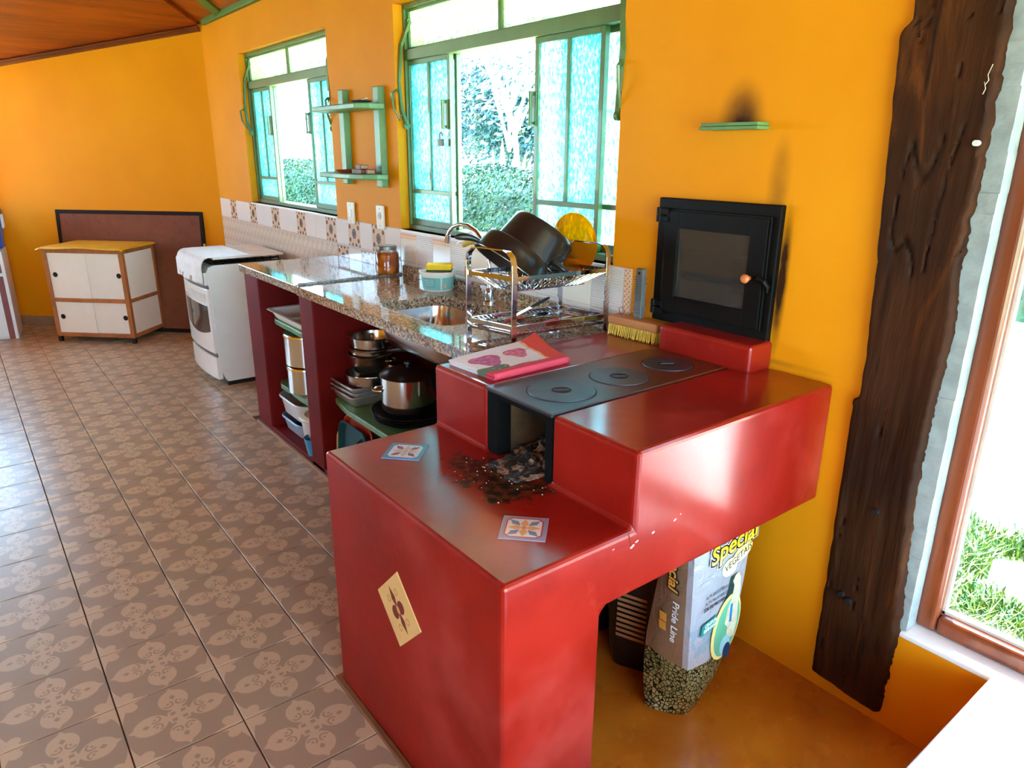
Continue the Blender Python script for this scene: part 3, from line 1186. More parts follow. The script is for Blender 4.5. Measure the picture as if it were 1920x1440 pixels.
# iron cooktop
mb = MB()
mb.box(-0.887, -0.631, -0.736, -0.104, 0.879, 0.8885)
plate = mb.build('cooktop_plate', IRON, stv, bevel=0.002)
IRON2 = simple('burner_iron', S(70, 66, 72), 0.42, 0.5, var=0.2, nscale=10, bump=0.2, bscale=140)
GAP = simple('burner_gap_black', S(10, 9, 9), 0.9)
for bx, by, br in ((-0.744, -0.607, 0.085), (-0.741, -0.408, 0.077), (-0.744, -0.214, 0.070)):
    mb = MB()
    mb.cyl((bx, by, 0.8880), (bx, by, 0.8888), br + 0.0022, n=56)
    g = mb.build('burner_gap', GAP, plate)
    mb = MB()
    M = Matrix.Translation((bx, by, 0.8886))
    mb.lathe([(0.0245, -0.002), (br - 0.002, -0.002), (br, 0.0), (br - 0.001, 0.0022), (br * 0.6, 0.0018), (0.0245, 0.0022)], 56, M)
    R_ = MB()
    R_.v, R_.f = mb.v, mb.f[:-2] + []
    nn = 56
    R_.f += [(5 * nn + q_, 5 * nn + (q_ + 1) % nn, (q_ + 1) % nn, q_) for q_ in range(nn)]
    ring_o = R_.build('burner_ring', IRON2, plate, smooth=True)
    mb = MB()
    mb.cyl((bx, by, 0.8887), (bx, by, 0.8892), 0.024, n=28)
    mb.build('burner_eye', simple('rusty_burner_eye', S(52, 24, 14), 0.8, var=0.4, nscale=60), plate)
    mb = MB()
    mb.bar((bx - 0.012, by - 0.016, 0.8905), (bx + 0.012, by + 0.016, 0.8905), 0.004, 0.0035)
    mb.build('lifting_bar', IRON2, plate)
# iron jambs of the mouth
for a, b in ((-0.886, -0.840), (-0.660, -0.632)):
    mb = MB()
    mb.box(a, b, -0.730, -0.69, 0.713, 0.879)
    mb.build('mouth_jamb', BLACK, stv, bevel=0.002)
mb = MB()
mb.box(-0.84, -0.66, -0.730, -0.712, 0.866, 0.879)
mb.build('mouth_lintel', BLACK, stv)
# firebox lining
mb = MB()
mb.add([(-0.84, -0.69, .7135), (-0.66, -0.69, .7135), (-0.66, -0.12, .7135), (-0.84, -0.12, .7135), (-0.84, -0.69, .873), (-0.66, -0.69, .873), (-0.66, -0.12, .873), (-0.84, -0.12, .873)],
       [(3, 2, 6, 7), (0, 3, 7, 4), (2, 1, 5, 6)])
mb.build('firebox_lining', simple('sooty_firebox', S(70, 44, 22), 0.95, var=0.5, nscale=14), stv)
# ash bed and charcoal
ASH = Mat('ash_and_charcoal', S(120, 100, 76), 0.95)
_v = ASH.noise(120, 4)
ASH.col(ASH.mix(ASH.noise(26, 4).step(0.44, 0.56), ASH.mix(_v.step(0.4, 0.6), S(140, 112, 78), S(196, 180, 150)), S(30, 24, 20)))
ASH.bump(_v, 0.8, 0.006)
ASH = ASH.m


def ash_pt(u, v):
    x = -0.838 + 0.176 * u
    y = -0.79 + 0.62 * v
    h = 0.075 * min(1, max(0, (v - 0.10) / 0.35)) * (0.55 + 0.45 * u)
    if v < 0.16:
        x = -0.75 + (x + 0.75) * (0.75 + v)
    h += 0.018 * noise.noise((x * 30, y * 30, 2)) * min(1, v * 4) + 0.008 * noise.noise((x * 90, y * 90, 5)) * min(1, v * 6)
    e = min(u, 1 - u, v)
    return Vector((x, y, 0.7128 + max(0.0, h) * min(1, 0.35 + e * 8)))


mb = MB()
mb.grid(ash_pt, 26, 60)
a_o = mb.build('ash_bed', ASH, stv, smooth=True)
a_o['kind'] = 'stuff'
mb = MB()
for k in range(120):
    u, v = rnd.random(), rnd.uniform(0.0, 0.6)
    p = ash_pt(u, v)
    s_ = rnd.uniform(0.003, 0.010)
    M = Matrix.Translation(p + Vector((0, 0, s_ * 0.3))) @ Matrix.Rotation(rnd.uniform(0, 6), 4, 'Z') @ Matrix.Rotation(rnd.uniform(0, 6), 4, 'X')
    mb.box(-s_, s_, -s_ * 0.6, s_ * 0.6, -s_ * 0.5, s_ * 0.5, M)
c_o = mb.build('charcoal_bits', simple('charcoal', S(40, 32, 26), 0.9, var=0.6, nscale=60), stv)
c_o['kind'] = 'stuff'
mb = MB()
for k in range(45):
    p = Vector((rnd.gauss(-0.74, 0.07), rnd.gauss(-0.80, 0.05), 0.7133))
    if p.y > -0.745:
        continue
    s_ = rnd.uniform(0.0005, 0.0013)
    mb.box(p.x - s_, p.x + s_, p.y - s_, p.y + s_, 0.7122, 0.7124 + s_)
c_o = mb.build('ash_crumbs', simple('pale_ash', S(200, 190, 170), 0.9), stv)
c_o['kind'] = 'stuff'


# inlaid patterned tiles
def star_tile(name, border, ground, petal, tip, centre, rim=None):
    m = Mat(name, ground, 0.25)
    x, y, z = m.xyz('Generated')
    return m


def inlay_material(name, border, ground, petA, petB, rim=None, half=0.05):
    m = Mat(name, ground, 0.22)
    x, y, z = m.xyz()
    u, v = x / half, y / half
    au, av = u.abs(), v.abs()
    r = (u * u + v * v).sqrt()
    inner = (au.max(av)).lt(0.78) * ((au + av).lt(1.36))
    inner2 = (au.max(av)).lt(0.72) * ((au + av).lt(1.26))
    # four axis petals (pointed) and four diagonal arrow petals
    pa = ((av * 3.2 + (au - 0.33).abs() * 1.5).lt(0.56)).max((au * 3.2 + (av - 0.33).abs() * 1.5).lt(0.56))
    p_ = (au + av) * 0.7071
    q_ = (au - av).abs() * 0.7071
    pb = ((q_ * 2.4 + (p_ - 0.56).abs() * 1.2).lt(0.40))
    n = m.noise(30, 3)
    c = m.mix(n, ground, tuple(k * 0.92 for k in ground))
    c = m.mix(pa, c, petA)
    c = m.mix(pb, c, petB)
    c = m.mix(r.lt(0.1), c, tuple(k * 0.8 for k in petA))
    if rim:
        c = m.mix(inner2, rim, c)
    c = m.mix(inner, border, c)
    m.col(c)
    return m.m


def inlay(cx, cy, cz, half, mat, M, label):
    me = tile_mesh('inlaid_tile', half, half, 0.006, 0.0008, mat)
    o = bpy.data.objects.new('inlaid_tile', me)
    COL.objects.link(o)
    o.parent = stv
    o.matrix_local = Matrix.Translation(-PLOC[stv.name]) @ M
    o['label'] = label
    return o


T1 = inlay_material('blue_bordered_tile', S(92, 138, 172), S(214, 220, 226), S(196, 176, 160), S(140, 84, 104))
T2 = inlay_material('grey_bordered_tile', S(150, 134, 146), S(226, 208, 196), S(222, 156, 96), S(120, 134, 152), rim=S(178, 60, 60))
inlay(0, 0, 0, 0.0495, T1, Matrix.Translation((-1.003, -0.905, 0.7146)) @ Matrix.Rotation(math.radians(44), 4, 'Z'), 'blue bordered inlaid tile with star flower')
inlay(0, 0, 0, 0.0475, T2, Matrix.Translation((-0.513, -0.907, 0.7146)) @ Matrix.Rotation(math.radians(45), 4, 'Z'), 'grey bordered inlaid tile with orange flower')
T3 = Mat('yellow_fleur_tile', S(222, 170, 100), 0.25)
x, y, z = T3.xyz()
u, v = x / 0.0725, y / 0.0725
au, av = u.abs(), v.abs()
n = T3.noise(12, 3)
c = T3.mix(n, S(214, 164, 96), S(232, 186, 118))
long_p = ((au * 3.0 + (av - 0.42).abs() * 1.0).lt(0.42))
lob = (((au - 0.24) * (au - 0.24) + v * v).sqrt()).lt(0.23)
sprig = (((au - 0.34) * (au - 0.34) + (av - 0.5) * (av - 0.5)).sqrt() - 0.1).abs().lt(0.028)
c = T3.mix(sprig * 0.8, c, S(176, 138, 62))
c = T3.mix(long_p.max(lob), c, S(112, 36, 30))
c = T3.mix((u * u * 1.2 + v * v * 0.5).sqrt().lt(0.1), c, S(222, 150, 80))
T3.col(c)
T3 = T3.m
Mf = frame_M((-0.766, -1.0712, 0.443), Vector((1, 0, 1)).normalized(), Vector((-1, 0, 1)).normalized(), (0, -1, 0))
inlay(0, 0, 0, 0.0715, T3, Mf, 'yellow inlaid tile with dark red fleur set as a diamond')
# white chips in the lit side
CHIP = simple('white_plaster_chip', S(238, 220, 214), 0.7)
for y_, z_, a, b in ((-0.735, 0.677, 0.010, 0.004), (-0.722, 0.684, 0.006, 0.0025), (-0.672, 0.688, 0.006, 0.003), (-0.603, 0.695, 0.006, 0.003), (-0.585, 0.703, 0.0025, 0.0015), (-0.79, 0.69, 0.004, 0.001)):
    a, b = a * 0.7, b * 0.7
    poly = [(y_ + a * math.cos(t) * (0.7 + 0.5 * rnd.random()), z_ + b * math.sin(t) * (0.7 + 0.5 * rnd.random()) + 0.35 * a * math.cos(t)) for t in [q_ * math.pi / 4 for q_ in range(8)]]
    mb = MB()
    mb.prism(poly, BX1 - 0.001, BX1 + 0.0006, Myz)
    mb.build('paint_chip', CHIP, stv)
mb = MB()
mb.tube([(BX1 + 0.0002, -0.748, 0.712), (BX1 + 0.0002, -0.744, 0.695), (BX1 + 0.0002, -0.738, 0.68), (BX1 + 0.0002, -0.727, 0.668)], 0.0009, 5)
mb.tube([(BX1 + 0.0002, -0.816, 0.704), (BX1 + 0.0002, -0.80, 0.694), (BX1 + 0.0002, -0.775, 0.688), (BX1 + 0.0002, -0.745, 0.684)], 0.0005, 5)
mb.build('crack', simple('dark_crack', S(120, 24, 22), 0.9), stv)

# ============================================================ counter: red supports, green shelves, granite slabs
cb = thing('counter_base', 'dark red masonry counter base with open bays and green shelves', 'counter base', (-2.2, -0.28, 0.0))
for a, b in ((-3.332, -3.125), (-2.588, -2.437)):
    mb = MB()
    mb.box(a, b, -0.548, -0.010, 0.0, 0.8395)
    mb.build('pillar', RED_MATTE, cb, bevel=0.008, seg=3)
mb = MB()
mb.box(-3.13, BX0 - 0.003, -0.548, -0.03, 0.0, 0.03)
mb.build('plinth', RED_MATTE, cb, bevel=0.004)
mb = MB()
mb.box(-3.13, BX0 - 0.003, -0.03, -0.010, 0.03, 0.8395)
mb.build('back_panel', RED_MATTE, cb)


def shelf_board(x0, x1, y0, y1, z):
    mb = MB()
    pts = []
    N = 14
    for q_ in range(N + 1):
        t = q_ / N
        pts.append((x0 + (x1 - x0) * t, y0 + 0.006 * noise.noise((t * 4, z * 7, 0)) + (0.03 * max(0, 1 - t * 8))))
    pts += [(x1, y1), (x0, y1)]
    mb.prism(pts, z - 0.028, z)
    mb.build('shelf', GREEN_SHELF, cb, bevel=0.005)


shelf_board(-3.122, -2.592, -0.505, -0.035, 0.630)
shelf_board(-3.122, -2.592, -0.505, -0.035, 0.285)
shelf_board(-2.434, -1.14, -0.505, -0.035, 0.372)

g1 = MB()
g1.box(-3.345, -2.562, -0.566, -0.008, 0.840, 0.8805)
tag(g1.build('granite_slab', GRANITE, bevel=0.004), 'shorter polished granite worktop slab next to the white range', 'countertop', 'granite worktop slabs')
# sink slab as a ring around a rounded opening
GX0, GX1, GY0, GY1 = -2.56, -1.136, -0.566, -0.009
SXC, SYC, SHX, SHY, SR = -1.765, -0.305, 0.245, 0.155, 0.07


def rrect(cx, cy, hx, hy, r, n=6):
    pts = []
    for (sx, sy, a0) in ((1, 1, 0), (-1, 1, 90), (-1, -1, 180), (1, -1, 270)):
        for q_ in range(n + 1):
            a = math.radians(a0 + 90 * q_ / n)
            pts.append((cx + sx * (hx - r) + r * math.cos(a), cy + sy * (hy - r) + r * math.sin(a)))
    return pts


inner = rrect(SXC, SYC, SHX, SHY, SR)
outer = []
for (px, py) in inner:
    dx, dy = px - SXC, py - SYC
    t = min((GX1 - SXC) / dx if dx > 1e-9 else 1e9, (GX0 - SXC) / dx if dx < -1e-9 else 1e9,
            (GY1 - SYC) / dy if dy > 1e-9 else 1e9, (GY0 - SYC) / dy if dy < -1e-9 else 1e9)
    outer.append((SXC + dx * t, SYC + dy * t))
# corner points have to be there
full_o, full_i = [], []
NN = len(inner)
corners = [(GX1, GY1), (GX0, GY1), (GX0, GY0), (GX1, GY0)]
for q_ in range(NN):
    full_o.append(outer[q_]); full_i.append(inner[q_])
    a, b = outer[q_], outer[(q_ + 1) % NN]
    for c_ in corners:
        onx = (abs(a[0] - c_[0]) < 1e-6 and abs(b[1] - c_[1]) < 1e-6) or (abs(a[1] - c_[1]) < 1e-6 and abs(b[0] - c_[0]) < 1e-6)
        if onx and (abs(a[0] - b[0]) > 1e-6 and abs(a[1] - b[1]) > 1e-6):
            full_o.append(c_); full_i.append(inner[q_])
g2 = MB()
n_ = len(full_o)
ZT, ZB = 0.8775, 0.838
R0 = [Vector((p[0], p[1], ZT)) for p in full_i]
R1 = [Vector((p[0], p[1], ZT)) for p in full_o]
R2 = [Vector((p[0], p[1], ZB)) for p in full_o]
R3 = [Vector((p[0], p[1], ZB)) for p in full_i]
g2.rings([R0, R1, R2, R3], loop=True)
g2o = thing('granite_slab', 'long polished granite worktop slab holding the sink', 'countertop', (-1.85, -0.3, 0.84), 'granite worktop slabs')
go = g2.build('slab', GRANITE, g2o)
bm = bmesh.new(); bm.from_mesh(go.data); bmesh.ops.remove_doubles(bm, verts=bm.verts, dist=1e-5); bmesh.ops.dissolve_degenerate(bm, edges=bm.edges, dist=1e-6); bm.to_mesh(go.data); bm.free()
mb = MB()
mb.box(GX0, GX1, -0.03, -0.0085, ZT - 0.001, 0.925)
mb.build('upstand', GRANITE, g2o, bevel=0.002)
# raised drip edge along the seam
mb = MB()
for q_ in range(24):
    ya = -0.55 + q_ * 0.0215
    h = 0.004 * (0.5 + noise.noise((ya * 30, 0, 1)))
    mb.box(-2.575, -2.556 + 0.004 * noise.noise((ya * 25, 3, 0)), ya, ya + 0.0215, 0.879, 0.8835 + h)
mb.build('seam_edge', simple('rough_grey_seam', S(120, 116, 110), 0.6, var=0.5, nscale=50), g2o)

# sink bowl
sk = thing('sink_bowl', 'stainless steel undermount sink bowl in the granite', 'sink', (SXC, SYC, 0.70))
mb = MB()
levels = [(ZB, 0.010, 0.07), (0.80, 0.004, 0.07), (0.735, -0.008, 0.075), (0.716, -0.03, 0.08), (0.712, -0.07, 0.08)]
R = []
for zz_, grow, rr in levels:
    R.append([Vector((px, py, zz_)) for px, py in rrect(SXC, SYC, SHX + grow, SHY + grow, rr)])
mb.rings(R, caps=False)
N_ = len(R[0])
mb.f.append(tuple(range((len(R) - 1) * N_, len(R) * N_)))
mb.build('bowl', STEEL, sk, smooth=True, ang=60)
mb = MB()
mb.lathe([(0.0, 0), (0.036, 0), (0.04, 0.003), (0.026, 0.004), (0.02, 0.0015), (0, 0.001)], 28, Matrix.Translation((SXC, SYC, 0.7125)))
mb.build('drain', CHROME, sk, smooth=True)
PVC = simple('white_pvc', S(214, 206, 190), 0.4)
pv = thing('sink_drain_pipe', 'ribbed white plastic drain pipe under the sink', 'pipe', (SXC, SYC, 0.375))
mb = MB()
zz_ = 0.374
pr = []
while zz_ < 0.655:
    pr += [(0.021, zz_), (0.025, zz_ + 0.005), (0.021, zz_ + 0.010)]
    zz_ += 0.012
mb.lathe(pr, 18, Matrix.Translation((-1.56, -0.30, 0)))
mb.build('ribbed_hose', PVC, pv, smooth=True)
mb = MB()
mb.cyl((-1.56, -0.30, 0.66), (-1.56, -0.30, 0.705), 0.028, n=20)
mb.cyl((-1.56, -0.30, 0.685), (SXC, SYC, 0.675), 0.016, n=14)
mb.cyl((SXC, SYC, 0.66), (SXC, SYC, 0.709), 0.024, n=18)
mb.build('trap', PVC, pv, smooth=True)

# ============================================================ on the worktop and the stove
# ---- dish rack
RA, RB, RD = Vector((-1.38, -0.447, 0)), Vector((-1.19, -0.41, 0)), Vector((-1.158, -0.046, 0))
e1 = (RB - RA); RW = e1.length; e1.normalize()
e2 = (RD - RB); RL = e2.length; e2.normalize()
ZC = 0.8785
rk = thing('dish_rack', 'two-tier chrome dish rack beside the sink', 'dish rack', (-1.27, -0.24, ZC))
MRK = frame_M((RA.x, RA.y, ZC), e1, e2, (0, 0, 1))


def rp(u, w, h):
    return MRK @ Vector((u, w, h))


for w in (0.0, RL):
    pts = [(0, w, 0.0), (0, w, 0.10), (0, w, 0.245), (0.006, w, 0.268), (0.022, w, 0.283), (0.045, w, 0.287), (RW - 0.045, w, 0.287), (RW - 0.022, w, 0.283), (RW - 0.006, w, 0.268), (RW, w, 0.245), (RW, w, 0.10), (RW, w, 0.0)]
    mb = MB()
    # flat bar swept in the u-h plane
    wd = 0.009
    tk = 0.0022
    R = []
    for i, p in enumerate(pts):
        a = Vector(pts[max(0, i - 1)]); b = Vector(pts[min(len(pts) - 1, i + 1)])
        d = (b - a).normalized()
        nrm = Vector((d.z, 0, -d.x))
        p = Vector(p)
        flat = 0.35 if 5 <= i <= 6 else 1.0
        R.append([MRK @ (p + nrm * tk * s1 + Vector((0, wd * flat * s2, 0))) for s1, s2 in ((-1, -1), (1, -1), (1, 1), (-1, 1))])
    mb.rings(R)
    mb.build('end_frame', CHROME, rk, bevel=0.0006)
# slotted joints
mb = MB()
for w in (0.0, RL):
    for u in (0, RW):
        for h in (0.042, 0.205):
            mb = MB()
            mb.box(u - 0.004, u + 0.004, w - 0.0105, w + 0.0105, h - 0.017, h + 0.017, MRK)
            mb.build('joint_clip', STEEL, rk, bevel=0.001)
# rims
for h, nm in ((0.204, 'upper_rim'), (0.052, 'lower_rim'), (0.030, 'lower_rail')):
    mb = MB()
    mb.tube([rp(0, 0, h), rp(RW, 0, h), rp(RW, RL, h), rp(0, RL, h)], 0.0001, 4)
    mb = MB()
    r_ = 0.006 if h > 0.04 else 0.004
    for a, b in (((0, 0), (RW, 0)), ((RW, 0), (RW, RL)), ((RW, RL), (0, RL)), ((0, RL), (0, 0))):
        mb.bar(rp(a[0], a[1], h), rp(b[0], b[1], h), r_, r_ * 2.2)
    mb.build(nm, CHROME, rk)
# upper basket: sloping lattice sides, slatted bottom
def lattice(p0, p1, q0, q1, n):
    for i in range(n):
        t0, t1 = i / n, (i + 1.6) / n
        for a, b in ((t0, t1), (t1, t0)):
            if max(a, b) > 1:
                continue
            mbx = MB()
            mbx.bar(p0.lerp(p1, a), q0.lerp(q1, b), 0.0035, 0.0016)
            mbx.build('lattice_bar', CHROME, rk)


u0, u1, w0, w1, hb = 0.045, RW - 0.045, 0.05, RL - 0.05, 0.158
lattice(rp(RW, 0, 0.198), rp(RW, RL, 0.198), rp(u1, w0, hb), rp(u1, w1, hb), 17)
for i in range(7):
    t = (i + 0.5) / 7
    mb = MB()
    mb.bar(rp(RW * t, 0.0, 0.2), rp(u0 + (u1 - u0) * t, w0, hb), 0.006, 0.0016)
    mb.bar(rp(u0 + (u1 - u0) * t, w0, hb), rp(u0 + (u1 - u0) * t, w1, hb), 0.004, 0.003)
    mb.bar(rp(u0 + (u1 - u0) * t, w1, hb), rp(RW * t, RL, 0.2), 0.006, 0.0016)
    mb.build('basket_slat', CHROME, rk)
mb = MB()
for a, b in (((u0, w0), (u1, w0)), ((u1, w0), (u1, w1)), ((u1, w1), (u0, w1)), ((u0, w1), (u0, w0))):
    mb.bar(rp(*a, hb), rp(*b, hb), 0.004, 0.004)
mb.build('basket_base_rim', CHROME, rk)
for i in range(12):
    t = (i + 0.5) / 12
    mb = MB()
    mb.bar(rp(0, RL * t, 0.2), rp(u0, w0 + (w1 - w0) * t, hb), 0.004, 0.002)
    mb.build('basket_slat', CHROME, rk)
# plate dividers
for i in range(9):
    t = 0.06 + 0.88 * i / 8
    mb = MB()
    mb.tube([rp(u0 + 0.01, w0 + (w1 - w0) * t, hb), rp(u0 + 0.012, w0 + (w1 - w0) * t + 0.004, hb + 0.045), rp(u1 - 0.012, w0 + (w1 - w0) * t + 0.004, hb + 0.045), rp(u1 - 0.01, w0 + (w1 - w0) * t, hb)], 0.0016, 5)
    mb.build('plate_divider', CHROME, rk)
# lower tray wires
for i in range(22):
    t = (i + 0.5) / 22
    mb = MB()
    mb.tube([rp(0, RL * t, 0.034), rp(RW, RL * t, 0.034)], 0.0018, 5)
    mb.build('tray_wire', CHROME, rk)
for u in (0.33, 0.67):
    mb = MB()
    mb.tube([rp(RW * u, 0, 0.031), rp(RW * u, RL, 0.031)], 0.0018, 5)
    mb.build('tray_wire', CHROME, rk)

# ---- pots drying upside down on the rack
ENAMEL = Mat('black_nonstick_coating', S(22, 20, 20), 0.28, coat=0.3)
ENAMEL.col(ENAMEL.mix(ENAMEL.noise(9, 3), S(16, 15, 15), S(34, 27, 23)))
ENAMEL = ENAMEL.m
POT_GREY = simple('aluminium_rim', (0.5, 0.49, 0.47), 0.25, 1.0)
PD = Vector((-0.13, -0.588, -0.79)).normalized()     # direction the openings face


def pot(name, label, base_c, r, h, taper, hint, parts):
    t = thing(name, label, 'pot' if 'pot' in name else 'pan', base_c, 'black pots drying on the rack')
    M = axis_M(base_c, PD, hint)
    mb = MB()
    rb = r * taper
    pr = [(0.0, 0.0), (rb * 0.8, 0.0), (rb * 0.93, 0.004), (rb * 0.985, 0.014), (rb, 0.03), (r, h - 0.004), (r + 0.004, h), (r - 0.001, h + 0.001), (r - 0.003, h - 0.004), (rb - 0.004, 0.032), (rb - 0.02, 0.005), (0, 0.004)]
    mb.lathe(pr, 56, M)
    mb.build('pot_body', ENAMEL, t, smooth=True)
    mb = MB()
    ring_pts = [M @ Vector(((r + 0.0028) * math.cos(a), (r + 0.0028) * math.sin(a), h)) for a in [2 * math.pi * q / 64 for q in range(64)]]
    mb.tube(ring_pts, 0.0014, 6, loop=True)
    mb.build('rim', POT_GREY, t, smooth=True)
    parts(t, M, r, h)
    return t


def casserole_handles(t, M, r, h):
    for a0 in (math.radians(HA), math.radians(HA + 180)):
        mb = MB()
        pts = []
        for q in range(11):
            a = math.pi * q / 10
            rad = r + 0.004 + 0.048 * math.sin(a) ** 0.7
            phi = a0 + (q - 5) / 5 * 0.34
            pts.append(M @ Vector((rad * math.cos(phi), rad * math.sin(phi), h - 0.028 + 0.006 * math.sin(a))))
        mb.tube(pts, 0.0085, 10)
        mb.build('loop_handle', BLACK_PLASTIC, t, smooth=True)


def long_handle(t, M, r, h):
    mb = MB()
    a0 = math.radians(HB)
    c, s_ = math.cos(a0), math.sin(a0)
    pts, rad = [], []
    for q in range(9):
        d = r - 0.002 + 0.07 * q / 8
        pts.append(M @ Vector((d * c, d * s_, h - 0.012 + 0.5 * (d - r) - 0.008 * math.sin(q / 8 * math.pi))))
        rad.append((0.008, 0.009, 0.010, 0.011, 0.012, 0.012, 0.0115, 0.010, 0.005)[q])
    mb.tube(pts, rad, 12)
    mb.build('long_handle', BLACK_PLASTIC, t, smooth=True)


vw = Vector((-0.751, 0.583, -0.31))
pB = Vector((-1.345, -0.155, 1.212)) + vw * 0.03
pA = Vector((-1.284, -0.312, 1.172)) + vw * 0.06
hint = Vector((0.612, 0.791, 0.007))
# local x = hint x axis; choose angles in that frame
HA, HB = 118, 252
pot('casserole_pot', 'deeper black pot with loop handles, leaning behind the pan', pB, 0.128, 0.125, 0.90, hint, casserole_handles)
pot('saucepan', 'shallower black saucepan with long handle, front of the rack', pA, 0.126, 0.075, 0.93, hint, long_handle)

# ---- amber glass plate
AMB = bpy.data.materials.new('amber_glass')
AMB.use_nodes = True
_nt = AMB.node_tree
_nt.nodes.clear()
_o = _nt.nodes.new('ShaderNodeOutputMaterial')
_h = Mat.__new__(Mat); _h.m, _h.nt, _h._tc = AMB, _nt, None
_tr = _nt.nodes.new('ShaderNodeBsdfTransparent')
_c = _h.mix(_h.noise(4, 2), (1.0, 0.36, 0.004), (1.0, 0.42, 0.008))
_nt.links.new(_c.k, _tr.inputs['Color'])
_tl = _nt.nodes.new('ShaderNodeBsdfTranslucent')
_nt.links.new(_c.k, _tl.inputs['Color'])
_gl = _nt.nodes.new('ShaderNodeBsdfGlossy')
_gl.inputs['Roughness'].default_value = 0.05
_m0 = _nt.nodes.new('ShaderNodeMixShader'); _m0.inputs[0].default_value = 0.3
_nt.links.new(_tr.outputs[0], _m0.inputs[1]); _nt.links.new(_tl.outputs[0], _m0.inputs[2])
_m1 = _nt.nodes.new('ShaderNodeMixShader'); _m1.inputs[0].default_value = 0.07
_nt.links.new(_m0.outputs[0], _m1.inputs[1]); _nt.links.new(_gl.outputs[0], _m1.inputs[2])
_nt.links.new(_m1.outputs[0], _o.inputs['Surface'])
pc = Vector((-1.285, -0.082, 1.160))
Mp = axis_M(pc, Vector((0.90, 0.0, 0.2)))
mb = MB()
pr = [(0.0, -0.012), (0.055, -0.012), (0.066, -0.009), (0.098, 0.004), (0.1, 0.006), (0.098, 0.0075), (0.066, -0.005), (0.055, -0.008), (0.0, -0.008)]
mb.lathe(pr, 56, Mp)
tag(mb.build('glass_plate', AMB, smooth=True), 'amber yellow glass plate standing on the dish rack', 'plate')

# ---- cutlery on the lower tier
RED_PL = simple('red_plastic', S(206, 40, 34), 0.3)
def cutlery(name, label, a, b, hmat, kind):
    a, b = Vector(a), Vector(b)
    t = thing(name, label, 'cutlery', a, 'cutlery on the lower rack tier')
    d = (b - a).normalized()
    s_ = Vector((-d.y, d.x, 0))
    L = (b - a).length
    mid = a + d * (L * 0.47)
    mb = MB()
    mb.tube([a, a + d * (L * 0.1), a + d * (L * 0.3), mid], [0.004, 0.0065, 0.0062, 0.004], 8)
    mb.build('handle', hmat, t, smooth=True)
    mb = MB()
    if kind == 'knife':
        up = Vector((0, 0, 0.0008))
        p = [mid - s_ * 0.007, b - d * 0.02 - s_ * 0.007, b + s_ * 0.004, b - d * 0.015 + s_ * 0.008, mid + s_ * 0.008]
        vs = [q - up for q in p] + [q + up for q in p]
        mb.add(vs, [(4, 3, 2, 1, 0), (5, 6, 7, 8, 9)] + [(i, (i + 1) % 5, 5 + (i + 1) % 5, 5 + i) for i in range(5)])
        mb.build('blade', STEEL, t)
    else:
        mb.tube([mid, a + d * (L * 0.72)], [0.003, 0.0025], 6)
        mb.build('neck', STEEL, t, smooth=True)
        mb = MB()
        c_ = a + d * (L * 0.86)
        Mb = frame_M(c_ + Vector((0, 0, 0.004)), d * 0.034, s_ * 0.021, Vector((0, 0, 1)))
        def bowl(u, v):
            r_ = u
            th = v * 2 * math.pi
            return Mb @ Vector((r_ * math.cos(th), r_ * math.sin(th), -0.009 * (1 - r_ * r_)))
        mb.grid(bowl, 6, 20)
        mb.build('bowl', STEEL, t, smooth=True, solid=0.0012)
    return t


hz = ZC + 0.0365 + 0.0065
cutlery('table_knife', 'red-handled knife lying nearest the sink side', rp(0.045, 0.10, 0) * 1 + Vector((0, 0, 0.0425)), rp(0.07, 0.27, 0) + Vector((0, 0, 0.0425)), RED_PL, 'knife')
cutlery('table_knife', 'red-handled knife lying nearest the stove side', rp(0.145, 0.155, 0) + Vector((0, 0, 0.0425)), rp(0.10, 0.33, 0) + Vector((0, 0, 0.0425)), RED_PL, 'knife')
cutlery('serving_spoon', 'steel spoon resting between the red-handled knives', rp(0.095, 0.05, 0) + Vector((0, 0, 0.0425)), rp(0.085, 0.235, 0) + Vector((0, 0, 0.056)), STEEL, 'spoon')
cutlery('kitchen_knife', 'black-handled knife leaning on the far rail of the rack', rp(-0.012, 0.33, 0) + Vector((0, 0, 0.088)), rp(0.03, 0.13, 0) + Vector((0, 0, 0.043)), BLACK_PLASTIC, 'knife')

# ---- tap
tp = thing('kitchen_tap', 'chrome swan-neck tap behind the sink', 'tap', (-1.765, -0.075, 0.8775))
fx_, fy_ = -1.765, -0.085
mb = MB()
mb.lathe([(0.0, 0), (0.026, 0), (0.026, 0.006), (0.018, 0.012), (0.016, 0.055), (0.012, 0.06), (0.0, 0.06)], 24, Matrix.Translation((fx_, fy_, 0.878)))
mb.build('tap_base', CHROME, tp, smooth=True)
pts = [(fx_, fy_, 0.93), (fx_ - 0.001, fy_, 1.03), (-1.778, -0.087, 1.085), (-1.80, -0.092, 1.12), (-1.835, -0.098, 1.152), (-1.88, -0.105, 1.17), (-1.925, -0.112, 1.172), (-1.965, -0.118, 1.16), (-1.99, -0.122, 1.138), (-1.998, -0.124, 1.12)]
mb = MB()
mb.tube(pts, 0.0085, 12)
mb.build('spout', CHROME, tp, smooth=True)
mb = MB()
mb.cyl((-1.998, -0.124, 1.124), (-2.003, -0.125, 1.092), 0.0115, 0.0125, n=16)
mb.build('aerator', CHROME, tp, smooth=True)
mb = MB()
mb.cyl((fx_, fy_, 0.92), (fx_ + 0.03, fy_ - 0.03, 0.935), 0.006, 0.008, n=10)
mb.build('lever', CHROME, tp, smooth=True)

